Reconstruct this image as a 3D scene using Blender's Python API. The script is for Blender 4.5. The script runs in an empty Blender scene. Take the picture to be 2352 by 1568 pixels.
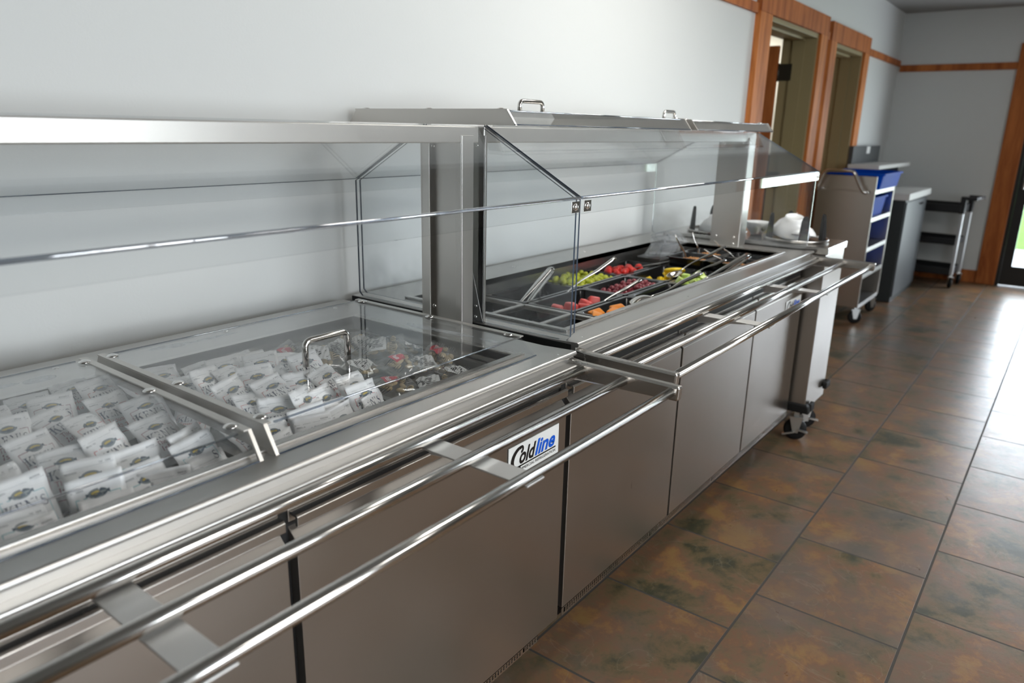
import bpy, bmesh, math, random
from math import sin, cos, pi, radians
from mathutils import Vector, Matrix

random.seed(7)
SC = bpy.context.scene
COL = SC.collection

# ------------------------------------------------------------------ helpers
OFF = {}                                   # world offset of every object


class MB:
    """collects shapes (world coordinates) for ONE mesh object"""
    def __init__(s):
        s.v = []; s.f = []; s.m = []; s.sm = []

    def add(s, vs, fs, m=0, smooth=False):
        b = len(s.v)
        s.v += [tuple(v) for v in vs]
        for f in fs:
            s.f.append([b + i for i in f]); s.m.append(m); s.sm.append(smooth)

    def box(s, x0, x1, y0, y1, z0, z1, m=0):
        vs = [(x, y, z) for x in (x0, x1) for y in (y0, y1) for z in (z0, z1)]
        s.add(vs, [(0, 1, 3, 2), (4, 6, 7, 5), (0, 4, 5, 1), (2, 3, 7, 6), (0, 2, 6, 4), (1, 5, 7, 3)], m)

    def prism(s, poly, ax, a, b, m=0, mside=None, smooth=False):
        """poly in the two other axes (in x,y,z order), extruded along ax from a to b"""
        n = len(poly)

        def P(p, t):
            if ax == 'x': return (t, p[0], p[1])
            if ax == 'y': return (p[0], t, p[1])
            return (p[0], p[1], t)
        vs = [P(p, a) for p in poly] + [P(p, b) for p in poly]
        area = sum(poly[i][0] * poly[(i + 1) % n][1] - poly[(i + 1) % n][0] * poly[i][1] for i in range(n))
        fl = (area > 0) == (ax != 'y')
        c0 = list(range(n)); c1 = list(range(n, 2 * n))
        if fl: c0.reverse()
        else: c1.reverse()
        s.add(vs, [c0, c1], m)
        sd = []
        for i in range(n):
            j = (i + 1) % n
            q = [i, j, n + j, n + i]
            if not fl: q.reverse()
            sd.append(q)
        s.add(vs, sd, m if mside is None else mside, smooth)

    def obox(s, c, ux, uy, uz, hx, hy, hz, m=0):
        """box with its own axes"""
        c = Vector(c); ux = Vector(ux).normalized(); uy = Vector(uy).normalized(); uz = Vector(uz).normalized()
        vs = [c + ux * a * hx + uy * b * hy + uz * d * hz for a in (-1, 1) for b in (-1, 1) for d in (-1, 1)]
        s.add(vs, [(0, 1, 3, 2), (4, 6, 7, 5), (0, 4, 5, 1), (2, 3, 7, 6), (0, 2, 6, 4), (1, 5, 7, 3)], m)

    def tube(s, pts, r, seg=12, m=0, cap=True, flat=None):
        pts = [Vector(p) for p in pts]
        rs = r if isinstance(r, (list, tuple)) else [r] * len(pts)
        n = len(pts); rings = []
        t0 = (pts[1] - pts[0]).normalized()
        up = Vector((0, 0, 1)) if abs(t0.z) < .9 else Vector((0, 1, 0))
        a = t0.cross(up).normalized()
        for i, p in enumerate(pts):
            if i == 0: t = pts[1] - p
            elif i == n - 1: t = p - pts[i - 1]
            else: t = (pts[i + 1] - p).normalized() + (p - pts[i - 1]).normalized()
            t.normalize()
            a = (a - t * a.dot(t)).normalized()
            b = t.cross(a)
            fb = 1 if flat is None else flat
            rings.append([p + a * cos(2 * pi * k / seg) * rs[i] + b * sin(2 * pi * k / seg) * rs[i] * fb for k in range(seg)])
        vs = [v for rg in rings for v in rg]
        fs = []
        for i in range(n - 1):
            for k in range(seg):
                l = (k + 1) % seg
                fs.append((i * seg + k, i * seg + l, (i + 1) * seg + l, (i + 1) * seg + k))
        s.add(vs, fs, m, True)
        if cap:
            s.add(rings[0], [list(range(seg))[::-1]], m)
            s.add(rings[-1], [list(range(seg))], m)

    def lathe(s, prof, c=(0, 0, 0), seg=24, m=0, M=None):
        """profile of (r, z) turned about a vertical axis at c (or placed by matrix M)"""
        n = len(prof)
        vs = []
        for r, z in prof:
            for k in range(seg):
                v = Vector((r * cos(2 * pi * k / seg), r * sin(2 * pi * k / seg), z))
                v = M @ v if M is not None else v + Vector(c)
                vs.append(v)
        fs = []
        for i in range(n - 1):
            for k in range(seg):
                l = (k + 1) % seg
                fs.append((i * seg + k, i * seg + l, (i + 1) * seg + l, (i + 1) * seg + k))
        s.add(vs, fs, m, True)
        if prof[0][0] > 1e-6: s.add(vs[:seg], [list(range(seg))[::-1]], m)
        if prof[-1][0] > 1e-6: s.add(vs[-seg:], [list(range(seg))], m)

    def ball(s, c, r, seg=12, rings=8, m=0, sc=(1, 1, 1), M=None):
        pr = [(max(1e-7, r * sin(pi * i / rings)), -r * cos(pi * i / rings)) for i in range(rings + 1)]
        c = Vector(c)
        vs = []
        for q, z in pr:
            for k in range(seg):
                v = Vector((q * cos(2 * pi * k / seg) * sc[0], q * sin(2 * pi * k / seg) * sc[1], z * sc[2]))
                if M is not None: v = M @ v
                vs.append(v + c)
        fs = []
        for i in range(rings):
            for k in range(seg):
                l = (k + 1) % seg
                fs.append((i * seg + k, i * seg + l, (i + 1) * seg + l, (i + 1) * seg + k))
        s.add(vs, fs, m, True)

    def mesh(s, name, mats, off=(0, 0, 0)):
        me = bpy.data.meshes.new(name)
        o = Vector(off)
        me.from_pydata([tuple(Vector(v) - o) for v in s.v], [], s.f)
        if not isinstance(mats, (list, tuple)): mats = [mats]
        for m in mats: me.materials.append(m)
        for p, mi, sm in zip(me.polygons, s.m, s.sm):
            p.material_index = mi; p.use_smooth = sm
        bm = bmesh.new(); bm.from_mesh(me)
        bmesh.ops.remove_doubles(bm, verts=bm.verts, dist=1e-6)
        bm.to_mesh(me); bm.free()
        me.update()
        return me

    def build(s, name, mats, parent=None, bevel=0, loc=None, label=None):
        off = OFF[parent] if parent is not None else Vector(loc or (0, 0, 0))
        o = bpy.data.objects.new(name, s.mesh(name, mats, off))
        COL.objects.link(o)
        if parent is not None:
            o.parent = parent
        else:
            o.location = off
        OFF[o] = Vector(off)
        if bevel:
            b = o.modifiers.new('bevel', 'BEVEL'); b.width = bevel; b.segments = 2
            b.limit_method = 'ANGLE'; b.angle_limit = radians(35)
        if label: o['label'] = label
        return o


def tag(o, label, cat, group=None, kind=None):
    o['label'] = label; o['category'] = cat
    if group: o['group'] = group
    if kind: o['kind'] = kind
    return o


def thing(name, label, cat, loc=(0, 0, 0), group=None):
    o = bpy.data.objects.new(name, None); COL.objects.link(o)
    o.location = loc; o.empty_display_size = .05
    OFF[o] = Vector(loc)
    return tag(o, label, cat, group)


def struct(o):
    o['kind'] = 'structure'
    return o


def dup(root, M=None, label=None):
    """a copy of a thing and of each of its parts and sub-parts"""
    r = root.copy(); COL.objects.link(r)
    if M is not None: r.matrix_world = M
    if label: r['label'] = label
    for ch in list(root.children):
        c = ch.copy(); COL.objects.link(c); c.parent = r
        for g in ch.children:
            d = g.copy(); COL.objects.link(d); d.parent = c
    return r


def rrect(x0, x1, y0, y1, r, seg=5):
    pts = []
    for cx, cy, a0 in ((x1 - r, y1 - r, 0), (x0 + r, y1 - r, 90), (x0 + r, y0 + r, 180), (x1 - r, y0 + r, 270)):
        for k in range(seg + 1):
            a = radians(a0 + 90 * k / seg)
            pts.append((cx + r * cos(a), cy + r * sin(a)))
    return pts


# text as flat polygons in the unit box (letters come from the built-in font)
def text_mesh(txt, shear=0.0, fat=0.0, res=3):
    cu = bpy.data.curves.new('t', 'FONT'); cu.body = txt; cu.shear = shear; cu.offset = fat; cu.resolution_u = res
    ob = bpy.data.objects.new('t', cu); COL.objects.link(ob)
    dg = bpy.context.evaluated_depsgraph_get()
    me = bpy.data.meshes.new_from_object(ob.evaluated_get(dg))
    vs = [(v.co.x, v.co.y) for v in me.vertices]; fs = [list(p.vertices) for p in me.polygons]
    # all faces must look the same way
    out = []
    for f in fs:
        a = sum(vs[f[i]][0] * vs[f[(i + 1) % len(f)]][1] - vs[f[(i + 1) % len(f)]][0] * vs[f[i]][1] for i in range(len(f)))
        out.append(f if a > 0 else f[::-1])
    bpy.data.objects.remove(ob); bpy.data.curves.remove(cu); bpy.data.meshes.remove(me)
    xs = [v[0] for v in vs]; ys = [v[1] for v in vs]
    x0, x1, y0, y1 = min(xs), max(xs), min(ys), max(ys)
    return [((x - x0) / (x1 - x0), (y - y0) / (y1 - y0)) for x, y in vs], out


def stroke2d(pts, w):
    """ribbon polygons (quads) along a 2-D polyline; w is one width or one per point"""
    n = len(pts); ws = w if isinstance(w, (list, tuple)) else [w] * n
    L = []; Rr = []
    for i in range(n):
        a = pts[max(0, i - 1)]; b = pts[min(n - 1, i + 1)]
        dx, dy = b[0] - a[0], b[1] - a[1]; l = math.hypot(dx, dy) or 1
        nx, ny = -dy / l * ws[i] / 2, dx / l * ws[i] / 2
        L.append((pts[i][0] + nx, pts[i][1] + ny)); Rr.append((pts[i][0] - nx, pts[i][1] - ny))
    vs = L + Rr
    return vs, [[n + i, n + i + 1, i + 1, i] for i in range(n - 1)]


# ------------------------------------------------------------------ materials
MATS = {}


def newmat(name):
    m = bpy.data.materials.new(name); m.use_nodes = True
    nt = m.node_tree; nt.nodes.clear()
    out = nt.nodes.new('ShaderNodeOutputMaterial')
    MATS[name] = m
    return m, nt, out


def N(nt, t, **kw):
    n = nt.nodes.new(t)
    for k, v in kw.items():
        if k in n.inputs.keys(): n.inputs[k].default_value = v
        else: setattr(n, k, v)
    return n


def principled(name, col, rough=.5, metal=0., spec=.5, noise=0., nscale=20., bump=0., bscale=200., trans=0., sss=0., coat=0.):
    m, nt, out = newmat(name)
    p = N(nt, 'ShaderNodeBsdfPrincipled')
    p.inputs['Base Color'].default_value = (*col, 1); p.inputs['Roughness'].default_value = rough
    p.inputs['Metallic'].default_value = metal; p.inputs['Specular IOR Level'].default_value = spec
    if coat: p.inputs['Coat Weight'].default_value = coat
    if sss:
        p.inputs['Subsurface Weight'].default_value = sss
        p.inputs['Subsurface Radius'].default_value = (.006, .004, .002)
    tc = N(nt, 'ShaderNodeTexCoord')
    if noise:
        tx = N(nt, 'ShaderNodeTexNoise', Scale=nscale, Detail=4.)
        nt.links.new(tc.outputs['Object'], tx.inputs['Vector'])
        mx = N(nt, 'ShaderNodeMix', data_type='RGBA')
        mx.inputs[6].default_value = (*[c * (1 - noise) for c in col], 1)
        mx.inputs[7].default_value = (*[min(1, c * (1 + noise)) for c in col], 1)
        nt.links.new(tx.outputs['Fac'], mx.inputs[0]); nt.links.new(mx.outputs[2], p.inputs['Base Color'])
    if bump:
        bx = N(nt, 'ShaderNodeTexNoise', Scale=bscale, Detail=3.)
        nt.links.new(tc.outputs['Object'], bx.inputs['Vector'])
        bp = N(nt, 'ShaderNodeBump', Strength=bump, Distance=.002)
        nt.links.new(bx.outputs['Fac'], bp.inputs['Height']); nt.links.new(bp.outputs['Normal'], p.inputs['Normal'])
    nt.links.new(p.outputs[0], out.inputs[0])
    return m


def steel(name, col=(.60, .575, .545), rough=.27, stretch=(2, 160, 160), amt=.10, smudge=.12):
    """brushed stainless: fine streaks in the roughness, soft smudges"""
    m, nt, out = newmat(name)
    p = N(nt, 'ShaderNodeBsdfPrincipled', Metallic=1.0)
    p.inputs['Base Color'].default_value = (*col, 1)
    tc = N(nt, 'ShaderNodeTexCoord'); mp = N(nt, 'ShaderNodeMapping')
    mp.inputs['Scale'].default_value = stretch
    nt.links.new(tc.outputs['Object'], mp.inputs[0])
    tx = N(nt, 'ShaderNodeTexNoise', Scale=3., Detail=3.); nt.links.new(mp.outputs[0], tx.inputs['Vector'])
    sm = N(nt, 'ShaderNodeTexNoise', Scale=4.5, Detail=3.); nt.links.new(tc.outputs['Object'], sm.inputs['Vector'])
    a = N(nt, 'ShaderNodeMath', operation='MULTIPLY_ADD'); a.inputs[1].default_value = amt; a.inputs[2].default_value = rough - amt / 2 - smudge / 2
    nt.links.new(tx.outputs['Fac'], a.inputs[0])
    b = N(nt, 'ShaderNodeMath', operation='MULTIPLY_ADD'); b.inputs[1].default_value = smudge
    nt.links.new(sm.outputs['Fac'], b.inputs[0]); nt.links.new(a.outputs[0], b.inputs[2])
    nt.links.new(b.outputs[0], p.inputs['Roughness'])
    bp = N(nt, 'ShaderNodeBump', Strength=.006, Distance=.0005)
    nt.links.new(tx.outputs['Fac'], bp.inputs['Height']); nt.links.new(bp.outputs['Normal'], p.inputs['Normal'])
    nt.links.new(p.outputs[0], out.inputs[0])
    return m


def clear(name, tint=(.975, .985, .985), f0=.04, gloss=.02, haze=0., hazecol=(.8, .82, .83), hazescale=6., floor_=0., fade=None):
    """clear sheet plastic: transparent with a mirror share that grows towards grazing view; optional haze"""
    m, nt, out = newmat(name)
    g = N(nt, 'ShaderNodeNewGeometry')
    d = N(nt, 'ShaderNodeVectorMath', operation='DOT_PRODUCT')
    nt.links.new(g.outputs['Incoming'], d.inputs[0]); nt.links.new(g.outputs['Normal'], d.inputs[1])
    ab = N(nt, 'ShaderNodeMath', operation='ABSOLUTE'); nt.links.new(d.outputs['Value'], ab.inputs[0])
    om = N(nt, 'ShaderNodeMath', operation='SUBTRACT'); om.inputs[0].default_value = 1.; nt.links.new(ab.outputs[0], om.inputs[1])
    pw = N(nt, 'ShaderNodeMath', operation='POWER'); pw.inputs[1].default_value = 5.; nt.links.new(om.outputs[0], pw.inputs[0])
    fr = N(nt, 'ShaderNodeMath', operation='MULTIPLY_ADD'); fr.inputs[1].default_value = 1 - f0; fr.inputs[2].default_value = f0 + floor_
    nt.links.new(pw.outputs[0], fr.inputs[0])
    t = N(nt, 'ShaderNodeBsdfTransparent'); t.inputs[0].default_value = (*tint, 1)
    gl = N(nt, 'ShaderNodeBsdfGlossy', Roughness=gloss)
    mx = N(nt, 'ShaderNodeMixShader')
    nt.links.new(fr.outputs[0], mx.inputs[0]); nt.links.new(t.outputs[0], mx.inputs[1]); nt.links.new(gl.outputs[0], mx.inputs[2])
    last = mx
    if haze:
        tc = N(nt, 'ShaderNodeTexCoord')
        tx = N(nt, 'ShaderNodeTexNoise', Scale=hazescale, Detail=5.); nt.links.new(tc.outputs['Object'], tx.inputs['Vector'])
        rp = N(nt, 'ShaderNodeMapRange'); rp.inputs[1].default_value = .42; rp.inputs[2].default_value = .75
        rp.inputs[3].default_value = haze * .25; rp.inputs[4].default_value = haze
        nt.links.new(tx.outputs['Fac'], rp.inputs[0])
        df = N(nt, 'ShaderNodeBsdfDiffuse'); df.inputs[0].default_value = (*hazecol, 1)
        m2 = N(nt, 'ShaderNodeMixShader')
        hz = rp
        if fade:        # condensation that thins out with height
            sx = N(nt, 'ShaderNodeSeparateXYZ'); nt.links.new(tc.outputs['Object'], sx.inputs[0])
            hm = N(nt, 'ShaderNodeMapRange'); hm.inputs[1].default_value = fade[0]; hm.inputs[2].default_value = fade[1]; hm.inputs[3].default_value = 1.; hm.inputs[4].default_value = 0.
            nt.links.new(sx.outputs['Z'], hm.inputs[0])
            hz = N(nt, 'ShaderNodeMath', operation='MULTIPLY'); nt.links.new(rp.outputs[0], hz.inputs[0]); nt.links.new(hm.outputs[0], hz.inputs[1])
        nt.links.new(hz.outputs[0], m2.inputs[0]); nt.links.new(mx.outputs[0], m2.inputs[1]); nt.links.new(df.outputs[0], m2.inputs[2])
        last = m2
    nt.links.new(last.outputs[0], out.inputs[0])
    return m


def emit(name, col, s):
    m, nt, out = newmat(name)
    e = N(nt, 'ShaderNodeEmission', Strength=s); e.inputs[0].default_value = (*col, 1)
    nt.links.new(e.outputs[0], out.inputs[0])
    return m


def wood(name, dark, light, ax=(1, 1, .12), rough=.6):
    m, nt, out = newmat(name)
    p = N(nt, 'ShaderNodeBsdfPrincipled', Roughness=rough); p.inputs['Specular IOR Level'].default_value = .2
    tc = N(nt, 'ShaderNodeTexCoord'); mp = N(nt, 'ShaderNodeMapping'); mp.inputs['Scale'].default_value = ax
    nt.links.new(tc.outputs['Object'], mp.inputs[0])
    a = N(nt, 'ShaderNodeTexNoise', Scale=9., Detail=6., Distortion=1.2); nt.links.new(mp.outputs[0], a.inputs['Vector'])
    b = N(nt, 'ShaderNodeTexNoise', Scale=70., Detail=3.); nt.links.new(mp.outputs[0], b.inputs['Vector'])
    ad = N(nt, 'ShaderNodeMath', operation='MULTIPLY_ADD'); ad.inputs[1].default_value = .3
    nt.links.new(b.outputs['Fac'], ad.inputs[0]); nt.links.new(a.outputs['Fac'], ad.inputs[2])
    cr = N(nt, 'ShaderNodeValToRGB'); cr.color_ramp.elements[0].position = .42; cr.color_ramp.elements[1].position = .85
    cr.color_ramp.elements[0].color = (*dark, 1); cr.color_ramp.elements[1].color = (*light, 1)
    nt.links.new(ad.outputs[0], cr.inputs[0]); nt.links.new(cr.outputs[0], p.inputs['Base Color'])
    nt.links.new(p.outputs[0], out.inputs[0])
    return m


def slate(name):
    """slate-look floor tiles laid half-bond, with grout"""
    m, nt, out = newmat(name)
    p = N(nt, 'ShaderNodeBsdfPrincipled')
    tc = N(nt, 'ShaderNodeTexCoord'); mp = N(nt, 'ShaderNodeMapping')
    mp.inputs['Location'].default_value = (-.343, -.61, 0)
    nt.links.new(tc.outputs['Object'], mp.inputs[0])

    def brick(mortar, smooth):
        b = N(nt, 'ShaderNodeTexBrick', offset=.5, offset_frequency=2, squash=1.)
        b.inputs['Scale'].default_value = 1.; b.inputs['Mortar Size'].default_value = mortar
        b.inputs['Mortar Smooth'].default_value = smooth; b.inputs['Bias'].default_value = 0.
        b.inputs['Brick Width'].default_value = .455; b.inputs['Row Height'].default_value = .428
        b.inputs['Color1'].default_value = (0, 0, 0, 1); b.inputs['Color2'].default_value = (1, 1, 1, 1)
        b.inputs['Mortar'].default_value = (.5, .5, .5, 1)
        nt.links.new(mp.outputs[0], b.inputs['Vector'])
        return b
    br = brick(.0042, .15)
    sep = N(nt, 'ShaderNodeVectorMath', operation='SCALE'); sep.inputs['Scale'].default_value = 7.
    nt.links.new(br.outputs['Color'], sep.inputs[0])
    va = N(nt, 'ShaderNodeVectorMath', operation='ADD')
    nt.links.new(tc.outputs['Object'], va.inputs[0]); nt.links.new(sep.outputs[0], va.inputs[1])
    n1 = N(nt, 'ShaderNodeTexNoise', Scale=5., Detail=8., Roughness=.70, Distortion=.2); nt.links.new(va.outputs[0], n1.inputs['Vector'])
    n2 = N(nt, 'ShaderNodeTexNoise', Scale=11., Detail=9., Roughness=.74, Distortion=.25); nt.links.new(va.outputs[0], n2.inputs['Vector'])
    n3 = N(nt, 'ShaderNodeTexNoise', Scale=2.6, Detail=4., Distortion=.4)
    of = N(nt, 'ShaderNodeVectorMath', operation='ADD'); of.inputs[1].default_value = (13, 5, 2)
    nt.links.new(va.outputs[0], of.inputs[0]); nt.links.new(of.outputs[0], n3.inputs['Vector'])
    cr = N(nt, 'ShaderNodeValToRGB')
    e = cr.color_ramp.elements
    e[0].position = .36; e[0].color = (.046, .046, .028, 1)
    e[1].position = .64; e[1].color = (.235, .140, .055, 1)
    for pos, c in ((.43, (.110, .084, .044)), (.48, (.150, .098, .055)), (.54, (.165, .088, .052)), (.59, (.215, .115, .050))):
        k = e.new(pos); k.color = (*c, 1)
    nt.links.new(n1.outputs['Fac'], cr.inputs[0])
    # dark green-grey blotches
    r2 = N(nt, 'ShaderNodeMapRange'); r2.inputs[1].default_value = .54; r2.inputs[2].default_value = .72; r2.inputs[4].default_value = .75
    nt.links.new(n2.outputs['Fac'], r2.inputs[0])
    m1 = N(nt, 'ShaderNodeMix', data_type='RGBA'); m1.inputs[7].default_value = (.062, .066, .045, 1)
    nt.links.new(r2.outputs[0], m1.inputs[0]); nt.links.new(cr.outputs[0], m1.inputs[6])
    # grey-mauve clouds
    r3 = N(nt, 'ShaderNodeMapRange'); r3.inputs[1].default_value = .50; r3.inputs[2].default_value = .72; r3.inputs[4].default_value = .7
    nt.links.new(n3.outputs['Fac'], r3.inputs[0])
    m2 = N(nt, 'ShaderNodeMix', data_type='RGBA'); m2.inputs[7].default_value = (.120, .103, .092, 1)
    nt.links.new(r3.outputs[0], m2.inputs[0]); nt.links.new(m1.outputs[2], m2.inputs[6])
    # thin chalky veins
    vo = N(nt, 'ShaderNodeTexNoise', Scale=2.2, Detail=6., Distortion=2.); nt.links.new(va.outputs[0], vo.inputs['Vector'])
    vs = N(nt, 'ShaderNodeMath', operation='SUBTRACT'); vs.inputs[1].default_value = .5; nt.links.new(vo.outputs['Fac'], vs.inputs[0])
    vb = N(nt, 'ShaderNodeMath', operation='ABSOLUTE'); nt.links.new(vs.outputs[0], vb.inputs[0])
    vr = N(nt, 'ShaderNodeMapRange'); vr.inputs[1].default_value = 0.; vr.inputs[2].default_value = .006; vr.inputs[3].default_value = .22; vr.inputs[4].default_value = 0.
    nt.links.new(vb.outputs[0], vr.inputs[0])
    m3 = N(nt, 'ShaderNodeMix', data_type='RGBA'); m3.inputs[7].default_value = (.30, .26, .20, 1)
    nt.links.new(vr.outputs[0], m3.inputs[0]); nt.links.new(m2.outputs[2], m3.inputs[6])
    # grout
    m4 = N(nt, 'ShaderNodeMix', data_type='RGBA'); m4.inputs[7].default_value = (.045, .040, .034, 1)
    nt.links.new(br.outputs['Fac'], m4.inputs[0]); nt.links.new(m3.outputs[2], m4.inputs[6])
    nt.links.new(m4.outputs[2], p.inputs['Base Color'])
    rg = N(nt, 'ShaderNodeMapRange'); rg.inputs[3].default_value = .20; rg.inputs[4].default_value = .42
    nt.links.new(n2.outputs['Fac'], rg.inputs[0])
    r5 = N(nt, 'ShaderNodeMix', data_type='FLOAT'); r5.inputs[3].default_value = .8
    nt.links.new(br.outputs['Fac'], r5.inputs[0]); nt.links.new(rg.outputs[0], r5.inputs[2])
    nt.links.new(r5.outputs[0], p.inputs['Roughness'])
    # bump: cleft surface plus sunk grout
    hs = N(nt, 'ShaderNodeMath', operation='MULTIPLY_ADD'); hs.inputs[1].default_value = -1.1
    nt.links.new(br.outputs['Fac'], hs.inputs[0])
    h2 = N(nt, 'ShaderNodeMath', operation='MULTIPLY'); h2.inputs[1].default_value = .7; nt.links.new(n2.outputs['Fac'], h2.inputs[0])
    nt.links.new(h2.outputs[0], hs.inputs[2])
    bp = N(nt, 'ShaderNodeBump', Strength=.28, Distance=.004)
    nt.links.new(hs.outputs[0], bp.inputs['Height']); nt.links.new(bp.outputs['Normal'], p.inputs['Normal'])
    nt.links.new(p.outputs[0], out.inputs[0])
    return m


WALLP = principled('wall_paint', (.70, .715, .70), .55, bump=.12, bscale=140., spec=.35)
CEILP = principled('ceiling_paint', (.32, .32, .31), .8)
BACKP = principled('corridor_paint', (.66, .64, .56), .7)
FLOORM = slate('slate_tile')
STEEL = steel('brushed_steel', (.54, .52, .495), .26, (3, 60, 60), .04, .08)
STEELV = steel('brushed_steel_panel', (.50, .47, .435), .30, (140, 140, 2), .03, .10)
DECK = steel('deck_steel', (.56, .55, .53), .36, (2, 80, 80), .05, .12)
TUBE = principled('polished_tube', (.66, .645, .62), .14, 1.)
POST = steel('post_steel', (.60, .58, .55), .38, (80, 80, 2), .05, .14)
SATIN = principled('satin_steel', (.74, .74, .73), .48, .85)
SCREW = principled('screw_steel', (.8, .79, .77), .12, 1.)
BLACKG = principled('gasket_and_gap_black', (.006, .006, .006), .55)
BLACKP = principled('black_polycarbonate', (.010, .010, .011), .16, spec=.5)
SMOKE = principled('smoke_plastic', (.125, .118, .105), .22, spec=.5, noise=.12, nscale=6.)
ACR = clear('clear_acrylic', (.988, .993, .995), .032, .015)
ACRH = clear('hazed_acrylic', (.988, .992, .994), .028, .03, haze=.022, hazescale=5.)
MIST = clear('misted_acrylic', (.97, .98, .985), .035, .02, haze=.16, hazescale=9., fade=(.97, 1.20))
ACRE = principled('acrylic_edge', (.05, .07, .10), .12, spec=.8)
FOLD = clear('acrylic_fold', (.70, .75, .82), .25, .05, floor_=.15)
FROST = clear('frost', (.9, .92, .94), .05, .2, haze=.62, hazecol=(.86, .88, .90), hazescale=30.)
WOOD = wood('maple_trim', (.30, .085, .020), (.70, .255, .075))
WOODD = wood('maple_trim_deep', (.26, .068, .017), (.56, .185, .052))
KHAKI = principled('khaki_frame', (.30, .245, .125), .45)
DARKM = principled('black_metal_frame', (.008, .008, .008), .4)
HINGE = principled('hinge_bronze', (.06, .055, .045), .4, .8)
WHITE = principled('white_film', (.93, .94, .945), .30, spec=.5, bump=.05, bscale=90.)
NAVY = principled('navy_ink', (.012, .028, .095), .45)
RIMI = principled('emblem_rim', (.10, .135, .18), .5)
GREYI = principled('grey_ink', (.22, .235, .25), .5)
REDI = principled('red_ink', (.62, .07, .075), .45)
MAGI = principled('plum_ink', (.33, .06, .13), .45)
TEALI = principled('teal_ink', (.06, .42, .47), .45)
SAGE = principled('emblem_grey', (.30, .34, .34), .5)
OCHRE = principled('emblem_ochre', (.55, .42, .10), .5)
FILM = clear('clear_wrap', (.93, .93, .92), .06, .10, haze=.16, hazecol=(.85, .85, .84), hazescale=30., floor_=.05)
CRACK = principled('oyster_cracker', (.86, .64, .36), .6, noise=.25, nscale=60.)
LABELW = principled('label_white', (.80, .80, .78), .5)
LABELR = principled('label_red', (.55, .03, .06), .4)
INKB = principled('black_ink', (.02, .02, .02), .5)
PLATEW = principled('plate_white', (.78, .79, .77), .3)
LOGOB = principled('logo_blue', (.002, .10, .60), .35)
LOGOK = principled('logo_black', (.008, .008, .008), .35)
CERAM = principled('white_ceramic', (.90, .90, .895), .12, spec=.6)
RUBBER = principled('black_rubber', (.008, .008, .008), .6, spec=.25)
ZINC = principled('zinc_plate', (.62, .64, .64), .28, .9)
BLUEP = principled('blue_plastic', (.0, .055, .42), .55, spec=.05)
GREYC = principled('grey_laminate', (.060, .066, .070), .42)
GREYCD = principled('charcoal_laminate', (.020, .026, .028), .45)
SLABW = principled('white_slab', (.66, .66, .63), .35)
ALU = principled('aluminium_post', (.70, .71, .72), .35, .6)
CARTB = principled('black_cart_plastic', (.012, .012, .013), .45)
GRAPEG = principled('green_grape_skin', (.56, .60, .045), .22, sss=.25, noise=.25, nscale=30.)
GRAPER = principled('red_grape_skin', (.24, .035, .050), .20, sss=.15, noise=.5, nscale=40.)
STRAW = principled('strawberry_skin', (.70, .030, .022), .28, noise=.3, nscale=60., bump=.6, bscale=400.)
MELON = principled('watermelon_flesh', (.82, .14, .13), .35, sss=.2, noise=.2, nscale=40.)
CANTA = principled('cantaloupe_flesh', (.92, .30, .02), .3, sss=.2)
PINE = principled('pineapple_flesh', (.92, .60, .02), .3, noise=.2, nscale=60.)
HONEY = principled('honeydew_flesh', (.62, .78, .22), .3, sss=.2)
GRAN = principled('granola', (.55, .27, .10), .7, noise=.5, nscale=80.)
CLEARP = clear('clear_lid_plastic', (.90, .91, .93), .10, .12, haze=.30, hazecol=(.75, .77, .80), hazescale=12., floor_=.06)
GRASS = principled('grass', (.12, .36, .02), .9, noise=.4, nscale=6.)
PAVE = principled('pavement', (.62, .62, .63), .8)
LAMP = emit('lamp_diffuser', (1., .97, .92), 6.5)

# ------------------------------------------------------------------ room shell
WY = 1.78; XE = 8.95; ZC = 2.66; XB = -3.6; YR = -4.6
m = MB(); m.box(XB - .2, XE + .1, YR - .2, 5.0, -.08, 0); struct(m.build('floor', FLOORM))
m = MB(); m.box(XB - .2, XE + .2, YR - .2, 5.0, ZC, ZC + .1); struct(m.build('ceiling', CEILP))
D1 = (4.95, 6.03, 2.165); D2 = (6.46, 7.38, 2.150)
m = MB()
for a, b, z0 in ((XB, D1[0], 0), (D1[0], D1[1], D1[2]), (D1[1], D2[0], 0), (D2[0], D2[1], D2[2]), (D2[1], XE, 0)):
    m.box(a, b, WY, WY + .20, z0, ZC)
struct(m.build('wall_left', WALLP))
GD = (-1.35, .56, 2.16)                      # glass door opening in the far wall
m = MB()
m.box(XE, XE + .2, GD[1], 5.0, 0, ZC); m.box(XE, XE + .2, YR, GD[0], 0, ZC); m.box(XE, XE + .2, GD[0], GD[1], GD[2], ZC)
struct(m.build('wall_far', WALLP))
# aisle-side wall with two wide windows (behind the photographer's right shoulder)
WIN = [(-.75, 1.25), (1.3, 3.3)]
m = MB(); xs = XB
for a, b in WIN:
    m.box(xs, a, YR - .2, YR, 0, ZC); m.box(a, b, YR - .2, YR, 0, .75); m.box(a, b, YR - .2, YR, 2.45, ZC); xs = b
m.box(xs, XE + .2, YR - .2, YR, 0, ZC)
struct(m.build('wall_right', principled('low_bounce_wall', (.34, .31, .27), .7)))  # out of view; colour darkened to cut the light it bounces
m = MB(); m.box(XB - .2, XB, YR - .2, 5.0, 0, ZC); struct(m.build('wall_back', WALLP))
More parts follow.
